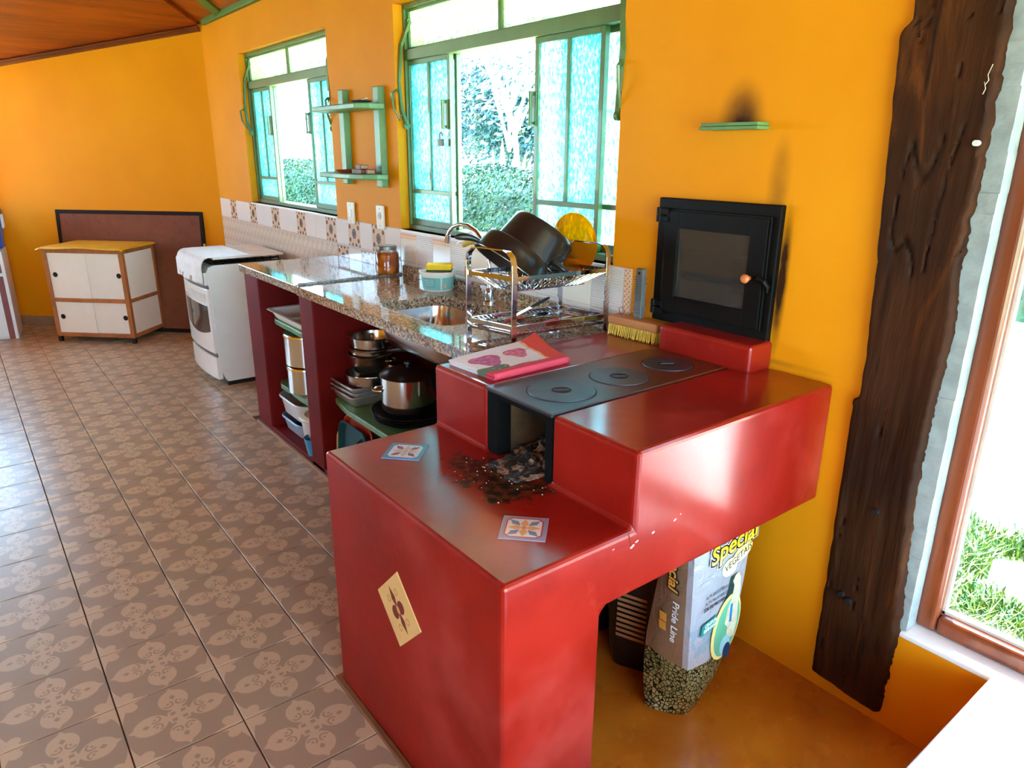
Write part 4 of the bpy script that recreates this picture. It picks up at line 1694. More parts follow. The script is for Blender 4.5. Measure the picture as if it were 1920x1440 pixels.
# ---- tub with sponge
tb = thing('plastic_tub', 'small white and teal plastic tub near the sink', 'tub', (-2.115, -0.105, 0.878))
TUB = Mat('tub_white_plastic', S(222, 224, 206), 0.35)
x, y, z = TUB.xyz()
TUB.col(TUB.mix(TUB.noise(6, 2), S(216, 220, 200), S(230, 230, 214)))
TUB = TUB.m
c_ = Matrix.Translation((-2.115, -0.105, 0.8785))
mb = MB()
mb.lathe([(0.0, 0), (0.058, 0), (0.062, 0.006), (0.072, 0.07), (0.079, 0.071), (0.080, 0.082), (0.076, 0.084), (0.070, 0.074), (0.058, 0.008), (0, 0.006)], 40, c_)
mb.build('tub_body', TUB, tb, smooth=True)
LBL = Mat('teal_printed_label', S(120, 190, 176), 0.4)
x, y, z = LBL.xyz()
ang = y.atan2(x)
box1 = (ang + 1.15).abs().lt(0.42) * (z - 0.042).abs().lt(0.02)
stripes = ((z * 900).sin().gt(0.2)) * (ang + 1.15).abs().lt(0.34) * (z - 0.042).abs().lt(0.015)
c = LBL.mix(LBL.noise(8, 2), S(132, 196, 182), S(116, 184, 170))
c = LBL.mix(box1, c, S(96, 172, 168))
c = LBL.mix(stripes * 0.6, c, S(206, 228, 214))
c = LBL.mix(((ang + 0.35).abs().lt(0.05)), c, S(214, 222, 200))
c = LBL.mix(((ang + 0.1).abs().lt(0.09)) * (z - 0.028).abs().lt(0.008), c, S(214, 160, 140))
LBL.col(c)
mb = MB()
mb.lathe([(0.0644, 0.010), (0.0713, 0.062), (0.0719, 0.062), (0.065, 0.010)], 40, c_)
lo = MB(); lo.v = mb.v; lo.f = mb.f[:-2]
lo.build('printed_label', LBL.m, tb, smooth=True)
sp = thing('sponge', 'yellow scouring sponge resting on the tub', 'sponge', (-2.10, -0.10, 0.963))
SPG = simple('yellow_sponge', S(232, 196, 40), 0.9, var=0.1, nscale=40, bump=0.8, bscale=220)
Ms = Matrix.Translation((-2.10, -0.105, 0.9635)) @ Matrix.Rotation(math.radians(52), 4, 'Z')
mb = MB(); mb.box(-0.055, 0.055, -0.036, 0.036, 0.006, 0.03, Ms)
mb.build('foam', SPG, sp, bevel=0.006, seg=3)
mb = MB(); mb.box(-0.0545, 0.0545, -0.0355, 0.0355, 0.0, 0.0058, Ms)
mb.build('scouring_pad', simple('dark_scouring_pad', S(40, 62, 40), 0.95, bump=0.6, bscale=300), sp, bevel=0.002)

# ---- jar of preserved fruit
jr = thing('fruit_jar', 'glass jar of orange fruit preserve on the granite', 'jar', (-2.605, -0.085, 0.881))
cj = Matrix.Translation((-2.605, -0.085, 0.8812))
mb = MB()
mb.lathe([(0.0, 0), (0.052, 0), (0.057, 0.006), (0.058, 0.02), (0.0565, 0.098), (0.047, 0.112), (0.044, 0.122), (0.0, 0.122)], 40, cj)
mb.build('jar_glass', m_clear_glass('jar_glass_clear', (0.97, 0.95, 0.9), 0.05), jr, smooth=True)
SYR = Mat('orange_syrup_fruit', S(206, 110, 24), 0.25)
SYR.col(SYR.mix(SYR.voronoi(24, stretch=(1, 1, 0.8)).step(0.2, 0.7), S(224, 138, 44), S(170, 78, 12)))
SYR.bump(SYR.voronoi(24), 0.4, 0.006)
mb = MB()
mb.lathe([(0.0, 0.004), (0.049, 0.004), (0.054, 0.01), (0.055, 0.022), (0.0535, 0.094), (0.044, 0.106), (0.0, 0.108)], 32, cj)
mb.build('fruit', SYR.m, jr, smooth=True)
mb = MB()
mb.lathe([(0.0, 0.137), (0.043, 0.137), (0.047, 0.134), (0.048, 0.12), (0.046, 0.118), (0.0, 0.118)], 36, cj)
mb.build('lid', simple('grey_jar_lid', S(120, 112, 96), 0.35, 0.6), jr, smooth=True)

# ---- white cloth and yellow glove by the tap
def rag(u, v):
    x = -2.03 + 0.17 * u
    y = -0.02 - 0.05 * v
    z = 1.10 + 0.045 * math.sin(math.pi * min(1, u * 1.1)) * (1 - v * 0.5) - 0.06 * max(0, v - 0.55) + 0.01 * noise.noise((u * 5, v * 5, 3))
    return Vector((x, y, z))
WC = simple('white_cotton', S(236, 232, 220), 0.9, var=0.04, bump=0.5, bscale=200)
mb = MB(); mb.grid(rag, 16, 12)
tag(mb.build('white_cloth', WC, smooth=True, solid=0.004, subsurf=1), 'white cloth draped on the sill behind the tap', 'cloth')
mb = MB()
mb.tube([(-1.945, -0.085, 1.085), (-1.915, -0.08, 1.103), (-1.875, -0.076, 1.112), (-1.83, -0.07, 1.108), (-1.80, -0.06, 1.10)], [0.010, 0.015, 0.016, 0.014, 0.008], 12)
YG = simple('yellow_rubber', S(222, 190, 70), 0.5)
tag(mb.build('rubber_glove', YG, smooth=True), 'yellow rolled rubber glove hanging behind the tap', 'glove')

# ---- folded dish towel on the stove
TWL = Mat('printed_dish_towel', S(226, 220, 214), 0.9)
x, y, z = TWL.xyz('UV')
n1 = TWL.noise(9, 3, kind='UV')
edge = (1.0 - y).max(0.0).min(1.0 - x)         # border runs along u=1 and v=1
bord = (x + (n1 - 0.5) * 0.02).gt(0.80).max((y + (n1 - 0.5) * 0.02).gt(0.84))
line = ((x - 0.785).abs().lt(0.010) * y.lt(0.84)).max((y - 0.825).abs().lt(0.012) * x.lt(0.79))
def flower(cx, cy, rx, ry):
    dx = (x - cx) / rx
    dy = (y - cy) / ry
    a = dy.atan2(dx)
    return (dx * dx + dy * dy).sqrt() + (a * 3.0).sin() * 0.16
f1 = flower(0.24, 0.40, 0.17, 0.24)
f2 = flower(0.60, 0.38, 0.13, 0.20)
leaf = flower(0.13, 0.80, 0.20, 0.20)
wv = TWL.noise(18, 4, kind='UV')
c = TWL.mix(wv, S(226, 222, 218), S(240, 236, 232))
c = TWL.mix(leaf.lt(0.9) * wv.gt(0.36), c, S(104, 124, 96))
c = TWL.mix(f1.lt(0.9), c, TWL.mix(wv.step(0.35, 0.65), S(160, 62, 110), S(214, 120, 160)))
c = TWL.mix(f2.lt(0.9), c, TWL.mix(wv.step(0.35, 0.65), S(196, 84, 110), S(226, 140, 160)))
c = TWL.mix(((y - 0.33).abs().lt(0.006) * x.gt(0.66) * x.lt(0.78)), c, S(90, 90, 70))
c = TWL.mix(bord, c, TWL.mix(y.gt(0.84), S(228, 74, 48), S(222, 70, 92)))
c = TWL.mix(line, c, TWL.mix(x.gt(0.7), S(120, 100, 70), S(236, 160, 60)))
TWL.col(c)
TWL.bump(TWL.noise(160, 2, kind='UV'), 0.5, 0.002)
TWL = TWL.m
tq = [Vector((-1.112, -0.700, 0)), Vector((-0.915, -0.690, 0)), Vector((-0.925, -0.415, 0)), Vector((-1.165, -0.345, 0))]
tw = thing('dish_towel', 'folded dish towel with pink flowers and red border', 'towel', (-1.03, -0.55, 0.889))


def towel_layer(z0, shrink, th, name, wave, lift):
    mb = MB()
    NU_, NV_ = 26, 26
    uv = []
    def f(u, v):
        a = tq[0].lerp(tq[1], u)
        b = tq[3].lerp(tq[2], u)
        p = a.lerp(b, v)
        c0 = (tq[0] + tq[1] + tq[2] + tq[3]) / 4
        p = c0 + (p - c0) * shrink
        z = z0 + wave * noise.noise((p.x * 16, p.y * 16, z0 * 300)) + lift * max(0, (u - 0.72) / 0.28) ** 2 * math.sin(v * math.pi) ** 0.5
        # raised far corner
        z += 0.018 * max(0, (v - 0.75) / 0.25) ** 1.5 * max(0, (0.45 - u) / 0.45)
        return Vector((p.x, p.y, z))
    mb.grid(f, NU_, NV_)
    o = mb.build(name, TWL, tw, smooth=True)
    uvl = o.data.uv_layers.new(name='UVMap')
    w_ = NU_ + 1
    for lp in o.data.loops:
        vi = lp.vertex_index
        i, j = vi % w_, vi // w_
        # v of the print runs across, border towards u=1 and far edge
        uvl.data[lp.index].uv = (j / NV_, i / NU_)
    md = o.modifiers.new('thickness', 'SOLIDIFY')
    md.thickness = th
    md.offset = 1
    return o


towel_layer(0.8872, 0.985, 0.003, 'fold', 0.0006, 0.0)
towel_layer(0.8925, 0.99, 0.003, 'fold', 0.0015, 0.002)
towel_layer(0.8985, 1.0, 0.003, 'top_fold', 0.003, 0.007)
# rolled fold along the near edge
mb = MB()
R = []
for q in range(15):
    t = q / 14
    a = tq[1].lerp(tq[2], t * 0.97)
    ring = []
    for k in range(9):
        an = -math.pi / 2 + math.pi * k / 8
        ring.append(Vector((a.x + 0.007 * math.cos(an) * (1 - 0.4 * t) - 0.001, a.y, 0.8965 + 0.0078 * math.sin(an))))
    R.append(ring)
mb.rings(R, closed=False, caps=False)
mb.build('rolled_edge', simple('red_towel_border', S(222, 72, 88), 0.9, var=0.08, bump=0.4, bscale=200), tw, smooth=True, solid=0.002)

# ---- scrubbing brush by the oven
br = thing('scrub_brush', 'wooden brush with yellow bristles and grey upright handle', 'brush', (-1.0, -0.075, 0.886))
WB = m_wood('brush_wood', S(170, 104, 52), S(196, 132, 72), 14, (0.15, 1, 1), 0.5, 0.08)
Mb = Matrix.Translation((-1.005, -0.062, 0.8862)) @ Matrix.Rotation(math.radians(4), 4, 'Z')
mb = MB(); mb.box(-0.098, 0.098, -0.026, 0.026, 0.036, 0.064, Mb)
mb.build('brush_block', WB, br, bevel=0.006, seg=3)
mb = MB()
for i in range(30):
    for j in range(7):
        bx, by = -0.092 + 0.184 * i / 29, -0.021 + 0.042 * j / 6
        lx, ly = bx * (1.0 + rnd.uniform(-0.02, 0.06)) + rnd.uniform(-.003, .003), by * 1.25 + rnd.uniform(-.003, .003)
        mb.tube([(bx, by, 0.037), ((bx + lx) / 2, (by + ly) / 2, 0.02), (lx, ly, rnd.uniform(0.0, 0.004))], [0.0022, 0.0019, 0.0012], 5, M=Mb)
bo = mb.build('bristles', simple('yellow_bristles', S(222, 182, 60), 0.6, var=0.2, nscale=50), br, smooth=True)
bo['kind'] = 'stuff'
mb = MB()
GH = simple('grey_plastic_handle', S(92, 92, 90), 0.5)
mb.box(-0.014, 0.016, -0.009, 0.009, 0.064, 0.222, Matrix.Translation((-1.005, -0.055, 0.8862)))
ho = mb.build('handle', GH, br, bevel=0.004, seg=3)
for q in range(16):
    mb = MB()
    zq = 0.886 + 0.08 + q * 0.0075
    mb.box(-1.022, -0.988, -0.0655, -0.0445, zq, zq + 0.0028)
    mb.build('grip_ridge', GH, ho)
mb = MB()
mb.cyl((-1.004, -0.0648, 1.094), (-1.004, -0.0638, 1.094), 0.0045, n=14)
mb.build('hanging_hole', simple('black_hole', S(8, 8, 8), 0.9), ho)
mb = MB()
mb.tube([(-1.085, -0.055, 0.951), (-1.095, -0.05, 0.968), (-1.08, -0.05, 0.973), (-1.065, -0.052, 0.96), (-1.075, -0.058, 0.952)], 0.0012, 5, loop=True)
mb.build('hanging_loop', simple('brown_cord', S(120, 60, 40), 0.8), br)

# ============================================================ under the counter
ALU = simple('polished_aluminium', (0.72, 0.72, 0.70), 0.13, 1.0, var=0.05, nscale=4)
ALU2 = simple('used_aluminium', (0.62, 0.60, 0.56), 0.38, 0.75, var=0.15, nscale=9)
DARK_PAN = simple('dark_baking_tin', S(58, 50, 46), 0.35, 0.7, var=0.2)
CLEARP = simple('frosted_plastic', S(206, 204, 196), 0.35, var=0.04)
CREAM = simple('cream_plastic', S(224, 212, 176), 0.4, var=0.04)


def canister(loc, r, h, label):
    t = thing('canister', label, 'canister', loc, 'aluminium canisters on the middle green shelf')
    M = Matrix.Translation(loc)
    mb = MB()
    mb.lathe([(0, 0), (r * 0.97, 0), (r, 0.004), (r, h), (r * 0.99, h + 0.001), (0, h + 0.001)], 40, M)
    mb.build('canister_body', ALU, t, smooth=True)
    mb = MB()
    mb.lathe([(0, h + 0.014), (r * 0.6, h + 0.013), (r * 0.99, h + 0.009), (r * 1.02, h + 0.003), (r * 1.02, h - 0.006), (r * 1.003, h - 0.007), (r * 1.003, h + 0.0015), (0, h + 0.0015)], 40, M)
    mb.build('canister_lid', ALU, t, smooth=True)
    return t


canister((-2.865, -0.41, 0.2855), 0.115, 0.128, 'lower aluminium canister standing directly on the green shelf')
canister((-2.868, -0.405, 0.4285), 0.122, 0.150, 'upper aluminium canister stacked on top of another')

# foam meat tray
tr = thing('foam_tray', 'white divided foam tray with food scraps on the top green shelf', 'tray', (-2.86, -0.42, 0.6305))
FOAM = simple('white_foam', S(226, 220, 206), 0.7, var=0.03)
mb = MB()
Rr = []
cx, cy = -2.86, -0.415
for hx, hy, z, r in ((0.19, 0.075, 0.0, 0.02), (0.205, 0.085, 0.012, 0.025), (0.225, 0.10, 0.044, 0.03), (0.245, 0.115, 0.046, 0.03), (0.245, 0.115, 0.049, 0.03), (0.222, 0.098, 0.047, 0.03), (0.20, 0.083, 0.014, 0.025), (0.188, 0.073, 0.004, 0.02)):
    Rr.append([Vector((px, py, 0.631 + z)) for px, py in rrect(cx, cy, hx, hy, r, 4)])
mb.rings(Rr)
mb.build('tray_body', FOAM, tr, smooth=True)
mb = MB()
mb.box(cx - 0.02, cx + 0.012, cy - 0.08, cy + 0.08, 0.634, 0.668)
mb.build('divider', FOAM, tr, bevel=0.008, seg=3)
SCR = simple('brown_scraps', S(110, 60, 40), 0.7, var=0.4, nscale=60)
mb = MB()
for q in range(14):
    px, py = cx + rnd.uniform(0.03, 0.16), cy + rnd.uniform(-0.06, 0.05)
    M = Matrix.Translation((px, py, 0.641)) @ Matrix.Rotation(rnd.uniform(0, 6), 4, 'Z') @ Matrix.Rotation(rnd.uniform(-.4, .4), 4, 'X')
    s_ = rnd.uniform(0.008, 0.018)
    mb.lathe([(0, -s_ * .4), (s_ * .8, -s_ * .2), (s_, 0), (s_ * .7, s_ * .3), (0, s_ * .35)], 7, M)
so = mb.build('food_scraps', SCR, tr)
so['kind'] = 'stuff'

# small pot lid next to the canisters
mb = MB()
mb.lathe([(0, 0.0), (0.055, 0.0), (0.06, 0.012), (0.05, 0.022), (0.012, 0.028), (0.012, 0.042), (0, 0.044)], 30, Matrix.Translation((-2.665, -0.42, 0.2855)))
tag(mb.build('pan_cover', CLEARP, smooth=True), 'small pale knobbed lid beside the lower canister', 'cover')

# plastic boxes on the plinth
def tubbox(name, label, cx, cy, z0, hx, hy, h, mat, rimmat, group=None):
    t = thing(name, label, 'container', (cx, cy, z0), group)
    mb = MB()
    R = []
    for gx, z in ((-0.025, 0), (-0.015, 0.004), (0, h - 0.01), (0.002, h), (-0.002, h), (-0.004, h - 0.01), (-0.019, 0.006), (-0.03, 0.004)):
        R.append([Vector((px, py, z0 + z)) for px, py in rrect(cx, cy, hx + gx, hy + gx, min(hx, hy) * 0.85 + gx, 7)])
    mb.rings(R)
    mb.build('box_wall', mat, t, smooth=True)
    mb = MB()
    ring = [Vector((px, py, z0 + h)) for px, py in rrect(cx, cy, hx + 0.004, hy + 0.004, min(hx, hy) * 0.85, 7)]
    mb.tube(ring, 0.006, 8, loop=True)
    mb.build('rim', rimmat, t, smooth=True)
    return t


BLUE_P = simple('pale_blue_plastic', S(110, 150, 190), 0.35)
tubbox('plastic_box', 'pale blue-rimmed plastic box under the frosted tub', -2.955, -0.41, 0.0305, 0.16, 0.095, 0.075, simple('milky_blue_plastic', S(150, 164, 176), 0.35), BLUE_P, 'plastic boxes in the left bay')
tubbox('plastic_box', 'deep frosted plastic tub stacked on a blue-rimmed box', -2.96, -0.40, 0.1185, 0.175, 0.105, 0.095, CLEARP, CLEARP, 'plastic boxes in the left bay')

# salad spinner
sp_ = thing('salad_spinner', 'cream plastic salad spinner with knobbed lid beside the tubs', 'salad spinner', (-2.73, -0.42, 0.0305))
M = Matrix.Translation((-2.715, -0.425, 0.0306))
mb = MB()
n = 48
R = []
for r, z in ((0.0, 0.0), (0.085, 0), (0.09, 0.006), (0.105, 0.145), (0.112, 0.148), (0.112, 0.155), (0.0, 0.155)):
    R.append([Vector(((r + (0.002 if k % 2 and 0.004 < z < 0.146 else 0)) * math.cos(2 * math.pi * k / n), (r + (0.002 if k % 2 and 0.004 < z < 0.146 else 0)) * math.sin(2 * math.pi * k / n), z)) for k in range(n)])
mb.rings(R, M=M)
mb.build('spinner_bowl', CLEARP, sp_, smooth=True, ang=25)
mb = MB()
mb.lathe([(0, 0.156), (0.113, 0.156), (0.116, 0.160), (0.112, 0.166), (0.09, 0.172), (0.075, 0.165), (0.03, 0.165), (0.022, 0.17), (0.0, 0.171)], 40, M)
lid = mb.build('spinner_lid', CREAM, sp_, smooth=True)
mb = MB()
mb.lathe([(0, 0.17), (0.014, 0.17), (0.012, 0.195), (0.008, 0.2), (0, 0.2)], 16, Matrix.Translation((-2.70, -0.45, 0.0306)))
mb.build('knob', CREAM, lid, smooth=True)
mb = MB()
mb.lathe([(0, 0), (0.04, 0), (0.055, 0.09), (0.053, 0.09), (0.039, 0.003), (0, 0.003)], 28, Matrix.Translation((-2.635, -0.505, 0.0306)))
tag(mb.build('measuring_cup', simple('bright_blue_plastic', S(60, 150, 190), 0.3), smooth=True), 'bright blue plastic cup against the second pillar', 'cup')

# ---- right bay: roasting tins, pots, plates on the shelf
def tin(cx, cy, z0, hx, hy, h, label, rot=0.0):
    t = thing('roasting_tin', label, 'baking tin', (cx, cy, z0), 'roasting tins stacked on the long green shelf')
    mb = MB()
    Mz = Matrix.Translation((cx, cy, z0)) @ Matrix.Rotation(rot, 4, 'Z')
    R = []
    for g, z in ((-0.025, 0.0), (-0.02, 0.002), (0, h - 0.003), (0.008, h), (0.0085, h + 0.002), (-0.001, h), (-0.021, 0.004), (-0.026, 0.003)):
        R.append([Mz @ Vector((px, py, z)) for px, py in rrect(0, 0, hx + g, hy + g, 0.02, 3)])
    mb.rings(R)
    mb.build('tin_body', ALU2, t, smooth=True, ang=40)
    mb = MB()
    ring = [Mz @ Vector((px, py, h)) for px, py in rrect(0, 0, hx + 0.008, hy + 0.008, 0.022, 3)]
    mb.tube(ring, 0.0028, 6, loop=True)
    mb.build('rolled_rim', ALU2, t, smooth=True)


ZS = 0.3725
tin(-2.36, -0.345, ZS, 0.128, 0.135, 0.05, 'roasting tin at the bottom of the stack')
tin(-2.362, -0.34, ZS + 0.02, 0.131, 0.138, 0.05, 'roasting tin in the middle of the stack', 0.03)
tin(-2.358, -0.338, ZS + 0.045, 0.134, 0.14, 0.048, 'roasting tin on top, holding odds and a pan', -0.02)


def bowl_pot(name, label, cx, cy, z0, r, h, mat, group, taper=0.94, handles='side'):
    t = thing(name, label, 'pot', (cx, cy, z0), group)
    M = Matrix.Translation((cx, cy, z0))
    mb = MB()
    rb = r * taper
    mb.lathe([(0, 0), (rb * 0.9, 0), (rb * 0.98, 0.006), (rb, 0.016), (r, h - 0.004), (r + 0.004, h), (r - 0.001, h + 0.001), (r - 0.0025, h - 0.004), (rb - 0.003, 0.02), (rb * 0.9, 0.004), (0, 0.003)], 44, M)
    mb.build('pot_body', mat, t, smooth=True)
    if handles == 'side':
        for a0 in (0.5, 0.5 + math.pi):
            mb = MB()
            pts = []
            for q in range(9):
                a = math.pi * q / 8
                rad = r + 0.001 + 0.03 * math.sin(a) ** 0.8
                phi = a0 + (q - 4) / 4 * 0.28
                pts.append(M @ Vector((rad * math.cos(phi), rad * math.sin(phi), h * 0.75)))
            mb.tube(pts, 0.004, 8)
            mb.build('side_handle', mat, t, smooth=True)
    elif handles == 'long':
        mb = MB()
        a0 = 0.25
        pts = [M @ Vector(((r + 0.14 * q / 5) * math.cos(a0), (r + 0.14 * q / 5) * math.sin(a0), h * 0.8 + 0.035 * q / 5)) for q in range(6)]
        mb.tube(pts, [0.006, 0.007, 0.009, 0.01, 0.01, 0.006], 8)
        mb.build('long_handle', BLACK_PLASTIC, t, smooth=True)
    return t


G = 'steel pots nested in the right bay'
SB = simple('satin_steel', (0.66, 0.62, 0.55), 0.2, 1.0, var=0.06)
bowl_pot('frying_pan', 'wide steel pan under the nested pots', -2.285, -0.36, 0.467, 0.112, 0.05, SB, G, 0.96, 'long')
bowl_pot('steel_pot', 'steel pot with a dented belly above the wide pan', -2.29, -0.355, 0.519, 0.097, 0.08, SB, G, 0.8, 'side')
bowl_pot('steel_pot', 'shallow steel pot between the other nested pots', -2.285, -0.35, 0.601, 0.098, 0.028, SB, G, 0.97, 'long')
bowl_pot('steel_pot', 'open steel ring mould pot topmost of the nest', -2.28, -0.35, 0.630, 0.092, 0.05, SB, G, 0.97, 'side')
mb = MB()
mb.lathe([(0.011, 0), (0.011, 0.05), (0.008, 0.052), (0.0, 0.052)], 14, Matrix.Translation((-2.28, -0.35, 0.634)))
tag(mb.build('mould_funnel', SB, smooth=True), 'steel funnel standing up inside the topmost pot', 'funnel')

# round plates and the big lidded pot
for q, (r_, z_) in enumerate(((0.15, 0.0), (0.155, 0.012), (0.16, 0.024), (0.165, 0.036))):
    mb = MB()
    M = Matrix.Translation((-1.985 + 0.004 * q, -0.34, ZS + z_))
    mb.lathe([(0, 0), (r_ * 0.72, 0), (r_ * 0.8, 0.006), (r_, 0.02), (r_ + 0.002, 0.022), (r_ - 0.001, 0.0235), (r_ * 0.79, 0.009), (r_ * 0.7, 0.003), (0, 0.003)], 56, M)
    tag(mb.build('round_tin', DARK_PAN, smooth=True), ['largest-hidden round tin at the very bottom under the big pot', 'second round tin from the bottom under the big pot', 'third round tin from the bottom under the big pot', 'topmost round tin directly under the big pot'][q], 'baking tin', 'round tins under the big pot')
bp_ = thing('cooking_pot', 'big polished aluminium pot with dark lid on the round tins', 'pot', (-1.975, -0.345, 0.432))
M = Matrix.Translation((-1.975, -0.345, 0.4325)) @ Matrix.Diagonal((0.83, 0.83, 1, 1))
mb = MB()
mb.lathe([(0, 0), (0.128, 0), (0.136, 0.006), (0.139, 0.014), (0.139, 0.142), (0.142, 0.145), (0, 0.145)], 56, M)
mb.build('pot_body', ALU, bp_, smooth=True)
mb = MB()
mb.lathe([(0, 0.175), (0.03, 0.174), (0.1, 0.163), (0.138, 0.15), (0.144, 0.146), (0.0, 0.146)], 56, M)
lo_ = mb.build('pot_lid', simple('dark_brown_lid', S(44, 22, 16), 0.3, 0.2, var=0.1), bp_, smooth=True)
mb = MB()
mb.lathe([(0, 0.174), (0.01, 0.174), (0.01, 0.186), (0.02, 0.19), (0.018, 0.198), (0, 0.2)], 20, M)
mb.build('lid_knob', BLACK_PLASTIC, lo_, smooth=True)
for a0 in (math.radians(62), math.radians(242)):
    mb = MB()
    pts = []
    for q in range(9):
        a = math.pi * q / 8
        rad = 0.14 + 0.038 * math.sin(a) ** 0.7
        phi = a0 + (q - 4) / 4 * 0.3
        pts.append(M @ Vector((rad * math.cos(phi), rad * math.sin(phi), 0.085)))
    mb.tube(pts, 0.006, 8)
    mb.build('side_handle', SB, bp_, smooth=True)

# plastic trays leaning under the shelf
def tray(name, label, x, y, w, h, lean, mat, rimmat):
    t = thing(name, label, 'tray', (x, y, 0.0305), 'plastic trays leaning below the long shelf')
    M = frame_M((x, y, 0.0306), (1, 0, 0), (0, math.sin(lean), math.cos(lean)), (0, -math.cos(lean), math.sin(lean)))
    mb = MB()
    mb.rings([[M @ Vector((px, py + h / 2, z)) for px, py in rrect(0, 0, w / 2 + g, h / 2 + g, 0.05, 6)] for g, z in ((-0.012, 0.0), (0, 0.02), (-0.003, 0.02), (-0.014, 0.003))])
    mb.build('tray_sheet', mat, t, smooth=True)
    mb = MB()
    mb.tube([M @ Vector((px, py + h / 2, 0.02)) for px, py in rrect(0, 0, w / 2, h / 2, 0.05, 6)], 0.004, 6, loop=True)
    mb.build('rim', rimmat, t, smooth=True)


TEAL = simple('dark_teal_plastic', S(10, 62, 66), 0.5, spec=0.2)
REDP = simple('red_orange_plastic', S(206, 74, 48), 0.35)
BEI = simple('beige_plastic', S(222, 186, 124), 0.4)
tray('plastic_tray', 'beige tray leaning closest to the second pillar', -2.345, -0.475, 0.15, 0.20, 0.08, BEI, BEI)
tray('plastic_tray', 'red-orange tray peeking out behind the teal tray', -2.225, -0.470, 0.27, 0.288, 0.08, REDP, REDP)
tray('plastic_tray', 'dark teal tray between the red tray and a green bowl', -2.215, -0.50, 0.27, 0.27, 0.08, TEAL, TEAL)
mb = MB()
Mg = Matrix.Translation((-2.17, -0.42, 0.135)) @ Matrix.Rotation(math.radians(70), 4, 'Y') @ Matrix.Rotation(math.radians(20), 4, 'X')
mb.lathe([(0, 0), (0.07, 0.0), (0.11, 0.03), (0.125, 0.07), (0.122, 0.07), (0.107, 0.033), (0.068, 0.004), (0, 0.004)], 36, Mg)
tag(mb.build('plastic_bowl', simple('olive_green_plastic', S(92, 116, 56), 0.35), smooth=True), 'olive green plastic bowl lying on its side below the shelf', 'bowl')
# dark pans hanging at the back under the sink
for q, (hx, label) in enumerate(((-1.93, 'dark frying pan hanging under the sink, farther one'), (-1.70, 'dark frying pan hanging under the sink, nearer one'))):
    t = thing('hanging_pan', label, 'pan', (hx, -0.10, 0.45), 'dark pans hanging under the sink')
    M = frame_M((hx, -0.06, 0.53), (1, 0, 0), (0, 0, 1), (0, -1, 0))
    mb = MB()
    mb.lathe([(0, 0), (0.085, 0), (0.1, 0.03), (0.098, 0.03), (0.083, 0.003), (0, 0.003)], 36, M)
    mb.build('pan_body', ENAMEL, t, smooth=True)
    mb = MB()
    mb.tube([(hx, -0.08, 0.62), (hx, -0.085, 0.70), (hx, -0.08, 0.80)], [0.008, 0.010, 0.007], 8)
    mb.build('pan_handle', STEEL, t, smooth=True)

# ============================================================ range, cabinet, fridge corner
RX0, RX1, RYF, RYB = -4.615, -4.063, -0.552, -0.06
rg = thing('gas_range', 'white free-standing gas range between window wall and counter', 'range', ((RX0 + RX1) / 2, -0.3, 0))
RWHITE = simple('white_range_enamel', S(226, 222, 210), 0.25, coat=0.3, var=0.03)
mb = MB()
# side silhouette with curved front
sil = [(RYB, 0.03), (RYB, 0.775), (-0.50, 0.775), (-0.53, 0.765), (-0.548, 0.735), (-0.552, 0.69), (-0.540, 0.64), (-0.535, 0.45), (-0.535, 0.22), (-0.53, 0.12), (-0.505, 0.05), (-0.49, 0.03)]
mb.prism(sil, RX0, RX1, Myz)
mb.build('range_body', RWHITE, rg, bevel=0.005)
mb = MB()
mb.box(RX0 + 0.02, RX1 - 0.02, -0.49, RYB - 0.02, 0.0, 0.03)
mb.build('base_recess', BLACK_PLASTIC, rg)
# oven door, bowed
mb = MB()
N = 16
def bow(t):
    return 0.018 * (1 - (2 * t - 1) ** 2)
def bowed(mb, x0, x1, z0, z1, y, depth, top_arch=0.0, bot_arch=0.0):
    R = []
    for q in range(N + 1):
        t = q / N
        xx = x0 + (x1 - x0) * t
        b_ = bow((xx - RX0) / (RX1 - RX0))
        a0 = z0 - bot_arch * (1 - (2 * t - 1) ** 2)
        a1 = z1 + top_arch * (1 - (2 * t - 1) ** 2)
        R.append([Vector((xx, y - b_, a0)), Vector((xx, y - b_, a1)), Vector((xx, y - b_ + depth, a1)), Vector((xx, y - b_ + depth, a0))])
    mb.rings(R)
    return mb
bowed(mb, RX0 + 0.004, RX1 - 0.004, 0.222, 0.632, -0.552, 0.03)
door = mb.build('oven_door', RWHITE, rg, bevel=0.004)
OG = simple('dark_oven_glass', S(66, 58, 52), 0.06, var=0.05)
mb = MB()
bowed(mb, RX0 + 0.055, RX1 - 0.03, 0.362, 0.525, -0.5545, 0.004, 0.0, 0.035)
mb.build('oven_window', OG, door)
mb = MB()
bowed(mb, RX0 + 0.05, RX1 - 0.05, 0.555, 0.60, -0.556, 0.005)
mb.build('door_logo_panel', simple('pale_grey_panel', S(206, 202, 190), 0.3), door)
mb = MB()
bowed(mb, RX0 + 0.004, RX1 - 0.004, 0.05, 0.195, -0.548, 0.03)
mb.build('drawer', RWHITE, rg, bevel=0.004)
mb = MB()
bowed(mb, RX0 + 0.006, RX1 - 0.006, 0.196, 0.221, -0.538, 0.02)
mb.build('drawer_gap', simple('brown_gap', S(92, 74, 56), 0.6), rg)
mb = MB()
bowed(mb, RX0 + 0.004, RX1 - 0.004, 0.655, 0.735, -0.562, 0.03)
cp = mb.build('control_panel', RWHITE, rg, bevel=0.006)
for q in range(5):
    mb = MB()
    kx = RX0 + 0.09 + q * 0.09
    yb = -0.562 - bow((kx - RX0) / (RX1 - RX0))
    mb.cyl((kx, yb + 0.002, 0.685), (kx, yb - 0.018, 0.685), 0.016, 0.013, n=16)
    mb.build('knob', simple('grey_knob', S(176, 168, 154), 0.4), cp, smooth=True)
mb = MB()
